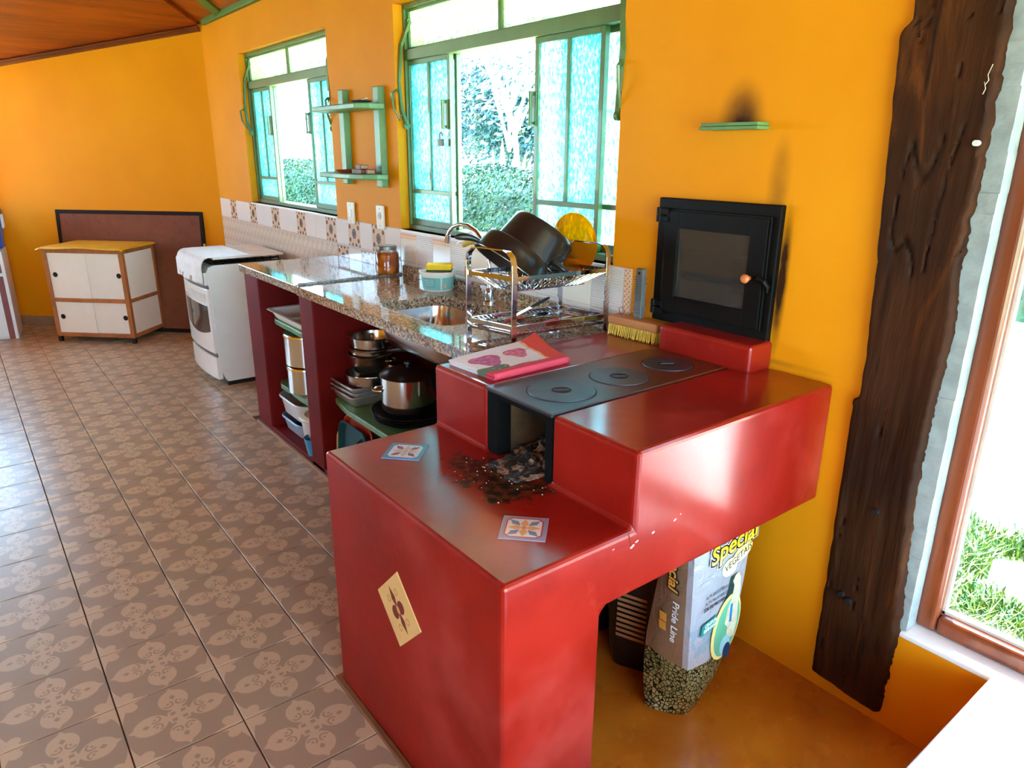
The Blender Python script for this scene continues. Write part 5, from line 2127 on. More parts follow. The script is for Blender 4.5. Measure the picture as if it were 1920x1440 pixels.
bowed(mb, RX0 + 0.006, RX1 - 0.006, 0.634, 0.652, -0.545, 0.02)
mb.build('vent_gap', simple('dark_gap', S(80, 66, 52), 0.6), rg)
# burners and black grates showing along the side
mb = MB()
mb.box(RX0 + 0.012, RX1 - 0.012, -0.505, RYB - 0.01, 0.775, 0.781)
mb.build('cooktop', simple('dark_cooktop', S(30, 30, 34), 0.25), rg, bevel=0.003)
for q in range(9):
    mb = MB()
    yy = -0.485 + q * 0.05
    mb.tube([(RX0 + 0.03, yy, 0.783), (RX0 + 0.035, yy, 0.803), (RX1 - 0.035, yy, 0.803), (RX1 - 0.02, yy, 0.783)], 0.0045, 6)
    mb.build('grate_bar', BLACK, rg, smooth=True)
mb = MB()
mb.tube([(RX1 - 0.03, -0.49, 0.792), (RX1 - 0.03, -0.09, 0.792)], 0.005, 6)
mb.build('grate_bar', BLACK, rg, smooth=True)
mb = MB()
mb.box(RX0 - 0.002, RX1 + 0.002, -0.5, RYB, 0.8085, 0.822)
mb.build('range_lid', simple('white_lid_glass', S(226, 220, 206), 0.12), rg, bevel=0.004)
# cloth laid over the front
CL = simple('white_range_cloth', S(228, 224, 214), 0.75, var=0.05, nscale=30, bump=0.5, bscale=80)
def rcloth(u, v):
    x = RX0 - 0.012 + (RX1 - RX0 + 0.012) * u
    L = v * 0.44
    if L < 0.25:
        y, z = -0.27 - L, 0.8235
    elif L < 0.29:
        a = (L - 0.25) / 0.04 * math.pi / 2
        y, z = -0.52 - 0.05 * math.sin(a), 0.8235 - 0.05 * (1 - math.cos(a))
    else:
        y, z = -0.578 - 0.006 * math.sin(u * 17), 0.772 - (L - 0.29) * 0.72
    z += 0.0015 * noise.noise((u * 6, v * 6, 1))
    if v > 0.97:
        z += 0.008 * abs(math.sin(u * 40))
    y -= bow(u) * max(0, (L - 0.25) / 0.19)
    return Vector((x, y, z))
mb = MB(); mb.grid(rcloth, 40, 40)
tag(mb.build('range_cloth', CL, smooth=True, solid=0.003), 'white cloth laid over the front of the range', 'cloth')

# ---- sliding-door cabinet, parallel to the slanting wall
d1 = Vector((0.687, 0.727, 0)).normalized()
d2 = Vector((-0.727, 0.687, 0))
KO = Vector((-6.0, -1.216, 0))
MK = frame_M(KO, d1, d2, (0, 0, 1))
CWD, CDP, CH = 0.645, 0.42, 0.725
kb = thing('sliding_cabinet', 'white cabinet with brown wooden frame and sliding doors', 'cabinet', tuple(MK @ Vector((CWD / 2, CDP / 2, 0))))
KW = m_wood('honey_brown_wood', S(150, 88, 42), S(178, 110, 58), 8, (1, 1, 0.15), 0.45, 0.06)
KP = simple('white_panel', S(232, 224, 206), 0.35, var=0.02)
s_ = 0.032
for u in (0, CWD - s_):
    for v in (0, CDP - s_):
        mb = MB(); mb.box(u, u + s_, v, v + s_, 0.045, CH, MK); mb.build('stile', KW, kb, bevel=0.002)
        mb = MB(); mb.box(u + 0.002, u + s_ - 0.002, v + 0.002, v + s_ - 0.002, 0.0, 0.045, MK); mb.build('foot', BLACK_PLASTIC, kb, bevel=0.003)
for z0_, z1_ in ((0.045, 0.075), (0.318, 0.348), (CH - 0.03, CH)):
    mb = MB(); mb.box(s_, CWD - s_, 0.0, 0.02, z0_, z1_, MK); mb.build('front_rail', KW, kb, bevel=0.002)
    for u in (0, CWD - 0.02):
        mb = MB(); mb.box(u, u + 0.02, s_, CDP - s_, z0_, z1_, MK); mb.build('side_rail', KW, kb, bevel=0.002)
mb = MB(); mb.box(0.001, CWD - 0.001, 0.001, CDP, CH, CH + 0.012, MK); mb.build('cabinet_top', KW, kb, bevel=0.002)
for z0_, z1_ in ((0.075, 0.318), (0.348, CH - 0.03)):
    for u in (0.006, CWD - 0.012):
        mb = MB(); mb.box(u, u + 0.006, s_, CDP - s_, z0_, z1_, MK); mb.build('side_panel', KP, kb)
    mb = MB(); mb.box(s_, CWD - s_, CDP - 0.01, CDP - 0.004, z0_, z1_, MK); mb.build('back_panel', KP, kb)
    mid = CWD * 0.505
    for k, (a, b, y_) in enumerate(((s_, mid + 0.012, 0.009), (mid - 0.012, CWD - s_, 0.017))):
        mb = MB(); mb.box(a, b, y_, y_ + 0.006, z0_, z1_, MK); dr = mb.build('sliding_door', KP, kb, bevel=0.001)
        hu = 0.075 if k == 0 else CWD - 0.06
        zc = z0_ + (z1_ - z0_) * 0.52
        mb = MB()
        mb.lathe([(0, 0), (0.017, 0), (0.0195, -0.002), (0.017, -0.0012), (0.013, 0.0), (0, 0.0)], 24, MK @ Matrix.Translation((hu, y_ - 0.0006, zc)) @ Matrix.Rotation(math.radians(90), 4, 'X') @ Matrix.Scale(-1, 4, (0, 0, 1)))
        mb.build('finger_pull', simple('black_finger_pull', S(24, 20, 18), 0.4, var=0.3, nscale=200), dr, smooth=True)
YC = simple('yellow_oilcloth', S(226, 176, 30), 0.5, var=0.06, nscale=20)
def kcloth(u, v):
    a = -0.03 + (CWD + 0.05) * u
    b = -0.028 + (CDP + 0.035) * v
    z = CH + 0.0155 + 0.002 * noise.noise((u * 7, v * 5, 8))
    e = max(0, 0.03 - b - 0.028, 0)
    if b < -0.004:
        z -= 0.012 * (-b - 0.004) / 0.024 * (0.6 + 0.4 * math.sin(u * 9)) + 0.002
    if a < -0.004 or a > CWD + 0.004:
        z -= 0.012
    return MK @ Vector((a, b, z))
mb = MB(); mb.grid(kcloth, 40, 24)
tag(mb.build('yellow_tablecloth', YC, smooth=True, solid=0.002), 'yellow oilcloth covering the top of the cabinet', 'cloth')

# ---- board leaning on the slanting wall
bd = thing('leaning_board', 'brown board with black frame leaning behind the cabinet', 'board', (-6.0, -0.6, 0))
MBd0 = frame_M(Vector((-6.462, -1.047, 0)), Vector((0.6935, 0.7205, 0)), Vector((-0.7205, 0.6935, 0)), (0, 0, 1))
lean = math.radians(4.2)
MBd = MBd0 @ Matrix.Translation((0, -0.047, 0.002)) @ Matrix.Rotation(-lean, 4, 'X')
LB, HB_ = 1.262, 0.978
mb = MB(); mb.box(0.02, LB - 0.02, 0.004, 0.016, 0.02, HB_ - 0.02, MBd)
mb.build('board_sheet', m_wood('brown_hardboard', S(112, 54, 24), S(126, 64, 30), 4, (1, 1, 1), 0.7, 0.04), bd)
FB = simple('black_board_frame', S(30, 16, 12), 0.7, spec=0.2)
for a, b, c, d in ((0, 0.03, 0, HB_), (LB - 0.03, LB, 0, HB_), (0.03, LB - 0.03, 0, 0.03), (0.03, LB - 0.03, HB_ - 0.03, HB_)):
    mb = MB(); mb.box(a, b, 0.0, 0.02, c, d, MBd); mb.build('frame_strip', FB, bd, bevel=0.002)
mb = MB(); mb.box(LB - 0.012, LB + 0.006, -0.004, 0.0, 0.70, 0.73, MBd); mb.build('latch', STEEL, bd)

# ---- white cupboard with cooler at the left edge
fr = Vector((-6.296, -1.452, 0))
fa = math.radians(9)
fd = Vector((-math.cos(fa), math.sin(fa), 0))       # depth, towards the wall
fw_ = Vector((-math.sin(fa), -math.cos(fa), 0))     # along the front, to the left
MF = frame_M(fr, fw_, fd, (0, 0, 1))
cbd = thing('white_cupboard', 'white cupboard with red-brown trim at the left edge', 'cupboard', tuple(MF @ Vector((0.3, 0.17, 0))))
CUP = simple('white_cupboard_paint', S(222, 220, 214), 0.4, var=0.03)
TRIM = simple('red_brown_trim', S(128, 58, 50), 0.5)
mb = MB(); mb.box(0, 0.62, 0.012, 0.335, 0.0, 0.69, MF); mb.build('carcass', CUP, cbd, bevel=0.003)
mb = MB(); mb.box(0, 0.022, 0, 0.012, 0.0, 0.69, MF); mb.build('stile', CUP, cbd, bevel=0.001)
mb = MB(); mb.box(0.022, 0.062, 0.004, 0.012, 0.0, 0.69, MF); mb.build('trim_strip', TRIM, cbd)
for z0_, z1_ in ((0.02, 0.495), (0.53, 0.68)):
    mb = MB(); mb.box(0.062, 0.60, 0.001, 0.012, z0_, z1_, MF); mb.build('cupboard_door', CUP, cbd, bevel=0.002)
mb = MB(); mb.box(0.0, 0.62, -0.004, 0.004, 0.498, 0.524, MF); mb.build('rail', CUP, cbd, bevel=0.002)

ck = thing('cooler_box', 'blue cooler box with white handle on the white cupboard', 'cooler', tuple(MF @ Vector((0.2, 0.25, 0.691))))
MC = frame_M(MF @ Vector((-0.02, 0.19, 0.691)), fw_, fd, (0, 0, 1))
BLUE = simple('blue_cooler_plastic', S(20, 92, 196), 0.35)
mb = MB()
mb.rings([[MC @ Vector((px + 0.22, py + 0.07, z)) for px, py in rrect(0, 0, 0.205 + g, 0.12 + g, 0.03, 4)] for g, z in ((-0.02, 0.0), (-0.01, 0.004), (0.008, 0.235), (0.012, 0.24), (0.012, 0.29), (-0.005, 0.305))])
mb.build('cooler_body', BLUE, ck, smooth=True)
mb = MB()
for a, b in (((0.0, 0.03, 0.16), (0.0, 0.03, 0.255)), ((0.0, 0.11, 0.16), (0.0, 0.11, 0.255)), ((0.0, 0.026, 0.16), (0.0, 0.114, 0.16)), ((0.0, 0.026, 0.255), (0.0, 0.114, 0.255))):
    mb.bar(MC @ Vector(a), MC @ Vector(b), 0.012, 0.012)
mb.build('carry_handle', simple('white_plastic', S(220, 222, 222), 0.4), ck, bevel=0.002)

# ============================================================ on the window wall
ws = thing('wall_shelf', 'green two-board wall shelf between the kitchen windows', 'shelf', (-2.98, 0, 1.28))
for a, b, z0_, z1_ in ((-3.158, -3.092, 1.282, 1.742), (-2.776, -2.708, 1.28, 1.736)):
    mb = MB()
    R = []
    xc = (a + b) / 2
    for q in range(9):
        z = z0_ + (z1_ - z0_) * q / 8
        w = (b - a) / 2 * (1 + 0.06 * noise.noise((z * 6, a, 0)))
        R.append([Vector((xc - w, -0.002, z)), Vector((xc - w * 0.85, -0.035, z)), Vector((xc + w * 0.85, -0.035, z)), Vector((xc + w, -0.002, z))])
    mb.rings(R)
    mb.build('upright', GREEN_SHELF, ws, bevel=0.004)
for z_, half in ((1.632, 0), (1.317, 1)):
    mb = MB()
    if half == 0:
        poly = [(-3.24, -0.036), (-3.25, -0.10), (-3.2, -0.16), (-2.95, -0.168), (-2.705, -0.165), (-2.665, -0.11), (-2.652, -0.036)]
    else:
        poly = [(-3.22, -0.036), (-3.23, -0.09), (-3.17, -0.155), (-2.95, -0.17), (-2.80, -0.165), (-2.70, -0.145), (-2.655, -0.09), (-2.645, -0.036)]
    mb.prism(poly, z_, z_ + 0.026)
    mb.build('shelf_board', GREEN_SHELF, ws, bevel=0.005)
# things on it
mb = MB()
mb.lathe([(0, 0), (0.035, 0), (0.05, 0.012), (0.048, 0.013), (0.033, 0.003), (0, 0.003)], 28, Matrix.Translation((-2.76, -0.1, 1.6585)))
ad = tag(mb.build('ash_dish', simple('dark_grey_dish', S(84, 80, 78), 0.3, 0.5), smooth=True), 'small dark dish on the upper green shelf', 'dish')
mb = MB()
pts = [(-2.79 + rnd.uniform(-.01, .07), -0.095 + rnd.uniform(-.02, .02), 1.676 + rnd.uniform(-.006, .006)) for _ in range(9)]
mb.tube(pts, 0.003, 5)
tag(mb.build('metal_coil', STEEL, smooth=True), 'crumpled metal coil lying in the dark dish', 'coil')
mb = MB()
mb.lathe([(0, 0), (0.05, 0), (0.068, 0.014), (0.066, 0.015), (0.048, 0.003), (0, 0.003)], 32, Matrix.Translation((-2.93, -0.1, 1.3435)))
tag(mb.build('clay_dish', simple('red_clay', S(150, 52, 30), 0.35), smooth=True), 'shallow red clay dish on the lower green shelf', 'dish')
DKR = simple('dark_red_card', S(92, 26, 30), 0.45, var=0.3, nscale=40)
for q, (bx_, by_, bz_, l_, w__, rz) in enumerate(((-2.80, -0.105, 1.3435, 0.075, 0.045, 0.2), (-2.775, -0.09, 1.3435, 0.06, 0.04, -0.3), (-2.79, -0.1, 1.3645, 0.07, 0.042, -0.15))):
    M = Matrix.Translation((bx_, by_, bz_)) @ Matrix.Rotation(rz, 4, 'Z')
    t = thing('match_box', ['dark red matchbox at the bottom left of the little pile', 'dark red matchbox half hidden at the right of the pile', 'dark red matchbox on top of the little pile'][q], 'matchbox', (bx_, by_, bz_), 'matchboxes on the lower green shelf')
    if q == 1:
        M = Matrix.Translation((bx_ + 0.045, by_, bz_)) @ Matrix.Rotation(rz, 4, 'Z')
    mb = MB(); mb.box(-l_ / 2, l_ / 2, -w__ / 2, w__ / 2, 0, 0.02, M); mb.build('sleeve', DKR, t, bevel=0.001)
    mb = MB(); mb.box(-l_ / 2 - 0.002, l_ / 2 + 0.002, -w__ / 2 + 0.004, w__ / 2 - 0.004, 0.003, 0.017, M); mb.build('drawer', simple('tan_card', S(170, 120, 80), 0.7), t)
# switch and socket plates
for q, (xa, xb, za, zb_, label) in enumerate(((-3.166, -3.086, 1.074, 1.188, 'ivory switch plate below the shelf, farther one'), (-2.832, -2.753, 1.074, 1.190, 'ivory socket plate below the shelf, nearer the sink'))):
    t = thing('wall_plate', label, 'switch plate', ((xa + xb) / 2, -0.008, za), 'ivory plates below the green shelf')
    mb = MB(); mb.box(xa, xb, -0.0165, -0.0075, za, zb_); mb.build('plate', simple('ivory_plastic', S(226, 214, 188), 0.3, var=0.02), t, bevel=0.003, seg=3)
    xm, zm = (xa + xb) / 2, (za + zb_) / 2
    if q == 0:
        mb = MB(); mb.box(xm - 0.014, xm + 0.014, -0.0205, -0.0165, zm - 0.02, zm + 0.02); mb.build('rocker', WHITE, t, bevel=0.002)
    else:
        mb = MB(); mb.cyl((xm, -0.0165, zm + 0.008), (xm, -0.0185, zm + 0.008), 0.017, n=24); so = mb.build('socket', simple('grey_socket', S(180, 172, 150), 0.4), t)
        for dx in (-0.007, 0.007):
            mb = MB(); mb.cyl((xm + dx, -0.0184, zm + 0.008), (xm + dx, -0.019, zm + 0.008), 0.0025, n=8); mb.build('socket_hole', BLACK_PLASTIC, so)
    for dz in (-0.042, 0.042):
        mb = MB(); mb.cyl((xm, -0.0165, zm + dz), (xm, -0.0175, zm + dz), 0.003, n=10); mb.build('screw', simple('grey_screw', S(120, 112, 100), 0.4, 0.6), t)
# candle shelf above the oven
cs = thing('candle_shelf', 'tiny green wooden ledge on the wall above the oven', 'shelf', (-0.737, 0, 1.507))
mb = MB(); mb.box(-0.83, -0.645, -0.055, -0.002, 1.508, 1.5165); mb.build('upper_strip', GREEN_SHELF, cs, bevel=0.001)
mb = MB(); mb.box(-0.826, -0.648, -0.052, -0.002, 1.5175, 1.526); mb.build('lower_strip', GREEN_SHELF, cs, bevel=0.001)

# ============================================================ wall oven
ov = thing('wall_oven', 'black iron oven with glass door built into the wall', 'oven', (-0.77, 0, 0.95))
OX0, OX1, OZ0, OZ1 = -0.979, -0.568, 0.9507, 1.322
def oframe(x0, x1, z0, z1, w, y0, y1, name, mat, parent, bev):
    mb = MB()
    outer_ = [(x0, z0), (x1, z0), (x1, z1), (x0, z1)]
    inn = [(x0 + w, z0 + w), (x1 - w, z0 + w), (x1 - w, z1 - w), (x0 + w, z1 - w)]
    mb.rings([[Vector((x, y0, z)) for x, z in inn], [Vector((x, y0, z)) for x, z in outer_], [Vector((x, y1, z)) for x, z in outer_], [Vector((x, y1, z)) for x, z in inn]], loop=True)
    return mb.build(name, mat, parent, bevel=bev)
BK = simple('black_oven_paint', S(9, 7, 6), 0.5, 0.0, var=0.25, nscale=9, bump=0.12, bscale=90, spec=0.15)
oframe(OX0, OX1, OZ0, OZ1, 0.042, -0.022, -0.001, 'oven_frame', BK, ov, 0.003)
oframe(-0.945, -0.588, 0.985, 1.293, 0.012, -0.03, -0.022, 'door_lip', BK, ov, 0.002)
mb = MB()
# door: four boards around the glass
dx0, dx1, dz0, dz1 = -0.938, -0.595, 0.99, 1.287
gx0, gx1, gz0, gz1 = -0.891, -0.647, 1.036, 1.238
for a, b, c, d in ((dx0, gx0, dz0, dz1), (gx1, dx1, dz0, dz1), (gx0, gx1, dz0, gz0), (gx0, gx1, gz1, dz1)):
    mb.box(a, b, -0.034, -0.022, c, d)
do = mb.build('oven_door', BK, ov, bevel=0.0015)
OVG = Mat('smoky_oven_glass', S(60, 56, 52), 0.03)
OVG.col(OVG.mix(OVG.noise(5, 3), S(52, 48, 44), S(66, 62, 58)))
OVG.b.inputs['Alpha'].default_value = 0.72
mb = MB(); mb.box(gx0 - 0.004, gx1 + 0.004, -0.028, -0.024, gz0 - 0.004, gz1 + 0.004)
mb.build('door_glass', OVG.m, do)
# knob, latch, hinges
mb = MB()
mb.lathe([(0, 0.0), (0.006, 0.0), (0.006, 0.012), (0.0115, 0.016), (0.0125, 0.022), (0.009, 0.028), (0.003, 0.03), (0, 0.031)], 24, frame_M((-0.634, -0.034, 1.127), (1, 0, 0), (0, 0, 1), (0, -1, 0)))
mb.build('wooden_knob', simple('orange_wood_knob', S(212, 116, 60), 0.4, var=0.15, nscale=60), do, smooth=True)
mb = MB()
mb.tube([(-0.612, -0.035, 1.128), (-0.60, -0.043, 1.13), (-0.585, -0.04, 1.125), (-0.578, -0.032, 1.11), (-0.58, -0.03, 1.095)], [0.007, 0.009, 0.009, 0.008, 0.005], 8)
mb.build('latch', BK, do, smooth=True)
for hz_ in (1.262, 0.985):
    for dz in (0.0, 0.022):
        mb = MB()
        mb.cyl((-0.965, -0.034, hz_ + dz - 0.01), (-0.965, -0.034, hz_ + dz + 0.01), 0.009, n=14)
        mb.box(-0.965, -0.93, -0.038, -0.022, hz_ + dz - 0.008, hz_ + dz + 0.008)
        mb.build('hinge', BK, ov, bevel=0.001)
# cavity behind the glass with two bright rack rails
mb = MB()
cx0, cx1, cz0, cz1 = -0.922, -0.618, 1.003, 1.267
mb.add([(cx0, -0.001, cz0), (cx1, -0.001, cz0), (cx1, -0.001, cz1), (cx0, -0.001, cz1), (cx0, 0.30, cz0), (cx1, 0.30, cz0), (cx1, 0.30, cz1), (cx0, 0.30, cz1)], [(4, 5, 6, 7), (0, 1, 5, 4), (3, 7, 6, 2), (0, 4, 7, 3), (1, 2, 6, 5)])
mb.build('oven_cavity', simple('dark_oven_interior', S(78, 74, 68), 0.6, var=0.15), ov)
for z_ in (1.083, 1.165):
    mb = MB(); mb.tube([(cx0, 0.06, z_), (cx1, 0.06, z_)], 0.0035, 8); mb.build('rack_rail', simple('bright_rail', S(206, 196, 170), 0.35, 0.4), ov)

# ============================================================ bags under the stove
def quad_pt(a, b, c, d, u, v):
    return a.lerp(b, u).lerp(d.lerp(c, u), v)


bg = thing('pet_food_bag', 'silver pet food bag with yellow lettering under the stove', 'bag', (-0.47, -0.33, 0))
# ring corners (seam, front right, back right, back left) per height
secs = [(0.000, (-0.442, -0.392), (-0.462, -0.315), (-0.52, -0.34), (-0.532, -0.452)),
        (0.06, (-0.438, -0.400), (-0.44, -0.290), (-0.54, -0.30), (-0.556, -0.44)),
        (0.13, (-0.434, -0.412), (-0.437, -0.255), (-0.555, -0.265), (-0.568, -0.43)),
        (0.21, (-0.432, -0.420), (-0.434, -0.225), (-0.56, -0.24), (-0.570, -0.425)),
        (0.36, (-0.431, -0.428), (-0.431, -0.210), (-0.545, -0.22), (-0.553, -0.42)),
        (0.48, (-0.431, -0.434), (-0.430, -0.203), (-0.525, -0.21), (-0.534, -0.425)),
        (0.553, (-0.432, -0.437), (-0.430, -0.200), (-0.51, -0.205), (-0.522, -0.428))]
NSEG = 10


def bag_ring(z, A, B, C, D):
    pts = []
    cs_ = [A, B, C, D]
    for q in range(4):
        a, b = Vector((*cs_[q], z)), Vector((*cs_[(q + 1) % 4], z))
        for k in range(NSEG):
            t = k / NSEG
            p = a.lerp(b, t)
            nrm = (b - a).normalized().cross(Vector((0, 0, 1)))
            p = p + nrm * (0.007 * math.sin(math.pi * t) + 0.004 * math.sin(math.pi * t) * noise.noise((p.x * 30, p.y * 30, z * 18)))
            pts.append(p)
    return pts


def sec_at(z):
    for s0, s1 in zip(secs, secs[1:]):
        if s0[0] <= z <= s1[0]:
            t = (z - s0[0]) / (s1[0] - s0[0])
            return [tuple(a + (b - a) * t for a, b in zip(p, q)) for p, q in zip(s0[1:], s1[1:])]
    return secs[-1][1:]


R = []
for q in range(41):
    z = 0.5525 * q / 40
    R.append(bag_ring(z + 0.001, *sec_at(z)))
BAG = Mat('silver_bag_print', (0.6, 0.6, 0.6), 0.25, 0.55)
x, y, z = BAG.xyz()
nb = BAG.noise(10, 4)
silver = BAG.mix(nb, S(200, 204, 210), S(230, 232, 236))
gold = BAG.mix(nb, S(164, 128, 92), S(184, 148, 112))
side = (y + 0.085 + (x - 0.03) * 0.2).lt(0.0) * x.lt(0.022)
c = BAG.mix(side, silver, gold)
ve = BAG.voronoi(88, 'DISTANCE_TO_EDGE')
vc = BAG.voronoi(88, color=True)
kib = BAG.mix(vc, S(140, 152, 92), S(206, 194, 128))
kib = BAG.mix(ve.lt(0.09), kib, S(40, 36, 26))
low = (z + (x * 0.1) + (nb - 0.5) * 0.02).lt(0.165)
c = BAG.mix(low, c, kib)
c = BAG.mix(((z - 0.24) / 0.045).abs().lt(1.0) * (nb.gt(0.5)) * x.gt(0.02) * 0.5, c, S(150, 200, 220))
BAG.col(c)
BAG.bump(BAG.noise(22, 4, 0.6, dist=1.0), 0.5, 0.012)
mb = MB(); mb.rings(R)
mb.build('bag_film', BAG.m, bg, smooth=True, ang=50)
# printed front: lettering and picture, on the face towards the tall window (plane x ~ -0.42)
FX = -0.4215
Mfront = frame_M((FX, -0.432, 0.0), (0, 1, 0), (0, 0, 1), (1, 0, 0))
INK = simple('black_print', S(24, 20, 30), 0.4)
YEL = Mat('yellow_lettering', S(248, 208, 60), 0.4)
_x, _y, _z = YEL.xyz()
YEL.col(YEL.mix((_z - 0.44).step(0.0, 0.06), S(250, 236, 170), S(246, 190, 30)))
YEL = YEL.m
WHT = simple('white_print', S(240, 240, 236), 0.4)
GRN = simple('dark_green_print', S(22, 60, 52), 0.4)
def flat(name, poly, mat, lift, parent=bg):
    mbx = MB()
    mbx.prism(poly, lift, lift + 0.0006, Mfront)
    return mbx.build(name, mat, parent)
def ell(cx, cy, rx, ry, n=28, rot=0.0):
    return [(cx + rx * math.cos(t) * math.cos(rot) - ry * math.sin(t) * math.sin(rot), cy + rx * math.cos(t) * math.sin(rot) + ry * math.sin(t) * math.cos(rot)) for t in [2 * math.pi * q / n for q in range(n)]]
def letters(name, txt, size, u, v, rot, mat, lift, offset=0.0, shear=0.0, parent=bg, M0=None, sx=1.0):
    vs_, fs_ = text_mesh(txt, size, offset, 0.0002, shear)
    M = (M0 or Mfront) @ Matrix.Translation((u, v, lift)) @ Matrix.Rotation(rot, 4, 'Z') @ Matrix.Scale(sx, 4, (1, 0, 0))
    mbx = MB(); mbx.add(vs_, fs_, M)
    return mbx.build(name, mat, parent)
flat('green_band', [(0.145, 0.50), (0.238, 0.505), (0.238, 0.552), (0.145, 0.552)], GRN, 0.0)
flat('green_band', [(0.128, 0.30), (0.162, 0.315), (0.172, 0.40), (0.150, 0.40)], GRN, 0.0)
flat('yellow_cloud', ell(0.135, 0.435, 0.032, 0.026), YEL, 0.0006)
flat('yellow_cloud', ell(0.185, 0.462, 0.042, 0.022, rot=0.3), YEL, 0.0007)
letters('lettering_edge', 'Special', 0.072, 0.052, 0.466, 0.16, WHT, 0.0012, 0.0075, 0.15, sx=0.98)
letters('lettering_outline', 'Special', 0.072, 0.052, 0.466, 0.16, INK, 0.0016, 0.0055, 0.15, sx=0.98)
letters('lettering', 'Special', 0.072, 0.052, 0.466, 0.16, YEL, 0.0022, 0.0012, 0.15, sx=0.98)
letters('handwritten_lettering', 'VEGETAIS', 0.028, 0.115, 0.425, 0.34, INK, 0.0018, 0.0, 0.2, sx=0.95)
GRY = simple('grey_print', S(70, 70, 76), 0.5)
letters('small_print', 'ALTA DIGESTIBILIDADE', 0.0125, 0.046, 0.372, 0.04, GRY, 0.001, 0.0, 0.15, sx=0.85)
letters('small_print', 'ALTA PALATABILIDADE', 0.0125, 0.046, 0.354, 0.04, GRY, 0.001, 0.0, 0.15, sx=0.85)
letters('small_print', '22% DE PROTEÍNA', 0.0135, 0.042, 0.336, 0.04, INK, 0.001, 0.0003, 0.15, sx=0.9)
flat('teal_tag', [(0.040, 0.262), (0.100, 0.272), (0.102, 0.306), (0.043, 0.294)], simple('teal_print', S(30, 132, 122), 0.4), 0.0005)
letters('tag_print', 'CINTURA', 0.0145, 0.054, 0.283, 0.14, WHT, 0.0014, 0.0003, 0.1, sx=0.9)
letters('tag_print', 'ESPINHAR', 0.0135, 0.051, 0.269, 0.14, WHT, 0.0014, 0.0003, 0.1, sx=0.85)
# picture of a seated dog in an oval
flat('oval_border', ell(0.148, 0.248, 0.058, 0.098, rot=-0.2), simple('pale_yellow_print', S(236, 206, 120), 0.4), 0.0004)
flat('oval_picture', ell(0.152, 0.246, 0.049, 0.088, rot=-0.2), simple('sea_green_print', S(96, 170, 130), 0.4), 0.0009)
DOGC = simple('cream_dog_print', S(204, 192, 158), 0.5, var=0.12, nscale=40)
flat('dog_picture', [(0.152, 0.205), (0.187, 0.205), (0.194, 0.25), (0.190, 0.30), (0.194, 0.345), (0.190, 0.385), (0.178, 0.405), (0.164, 0.40), (0.156, 0.385), (0.164, 0.37), (0.160, 0.335), (0.146, 0.30), (0.140, 0.26), (0.154, 0.245)], DOGC, 0.0013)
flat('dog_collar', [(0.158, 0.258), (0.168, 0.258), (0.166, 0.315), (0.157, 0.315)], simple('blue_print', S(40, 110, 170), 0.4), 0.0017)
flat('ball_picture', ell(0.150, 0.19, 0.022, 0.030), simple('pale_teal_print', S(150, 190, 190), 0.4), 0.0016)
flat('dark_grass_picture', ell(0.160, 0.168, 0.016, 0.026), simple('deep_blue_print', S(20, 50, 80), 0.4), 0.0018)
# gusset print
Mside = frame_M((-0.436, -0.4375, 0.0), (-1, 0.06, 0), (0.0, 0.0, 1), (0, -1, 0))
ORP = simple('orange_print', S(226, 150, 56), 0.5)
letters('gusset_outline', 'Special', 0.045, 0.045, 0.43, math.radians(-90), INK, 0.0030, 0.005, 0.1, M0=Mside @ Matrix.Scale(-1, 4, (1, 0, 0)) @ Matrix.Translation((-0.11, 0.08, 0)))
letters('gusset_lettering', 'Special', 0.045, 0.045, 0.43, math.radians(-90), ORP, 0.0036, 0.001, 0.1, M0=Mside @ Matrix.Scale(-1, 4, (1, 0, 0)) @ Matrix.Translation((-0.11, 0.08, 0)))
letters('gusset_lettering', 'Pride Line', 0.03, 0.045, 0.36, math.radians(-90), WHT, 0.0035, 0.0004, 0.0, M0=Mside @ Matrix.Scale(-1, 4, (1, 0, 0)) @ Matrix.Translation((-0.09, 0.0, 0)))
for vz in (0.285, 0.258):
    mbx = MB()
    mbx.prism([(0.062, vz), (0.085, vz - 0.002), (0.088, vz + 0.022), (0.064, vz + 0.024)], 0.003, 0.0036, Mside)
    mbx.build('orange_patch', ORP, bg)

# black bag and green bag behind
bb = thing('black_bag', 'black printed sack standing behind the silver bag', 'bag', (-0.68, -0.25, 0))
R = []
for q in range(21):
    z = 0.55 * q / 20
    cx_, cy_ = -0.71, -0.26
    hx_, hy_ = 0.075 + 0.02 * math.sin(q / 20 * 3), 0.125 + 0.02 * math.sin(q / 20 * 3)
    ca, sa = math.cos(0.45), math.sin(0.45)
    ring = []
    for px, py in rrect(0, 0, hx_, hy_, 0.04, 4):
        k = 1 + 0.05 * noise.noise((px * 12, py * 12, z * 9))
        ring.append(Vector((cx_ + (px * ca - py * sa) * k, cy_ + (px * sa + py * ca) * k, z + 0.001)))
    R.append(ring)
mb = MB(); mb.rings(R)
mb.build('bag_film', simple('black_bag_film', S(18, 15, 15), 0.3, var=0.3, nscale=14, bump=0.5, bscale=20), bb, smooth=True, ang=60)
gb = thing('green_bag', 'dark green sack behind the black one', 'bag', (-0.90, -0.2, 0))
R = []
for q in range(17):
    z = 0.54 * q / 16
    ring = []
    for px, py in rrect(0, 0, 0.07, 0.15, 0.05, 4):
        k = 1 + 0.06 * noise.noise((px * 12 + 4, py * 12, z * 9))
        ring.append(Vector((-0.905 + px * k, -0.22 + py * k, z + 0.001)))
    R.append(ring)
mb = MB(); mb.rings(R)
mb.build('bag_film', simple('dark_green_film', S(20, 52, 38), 0.35, var=0.2, nscale=14, bump=0.4, bscale=20), gb, smooth=True, ang=60)
mb = MB()
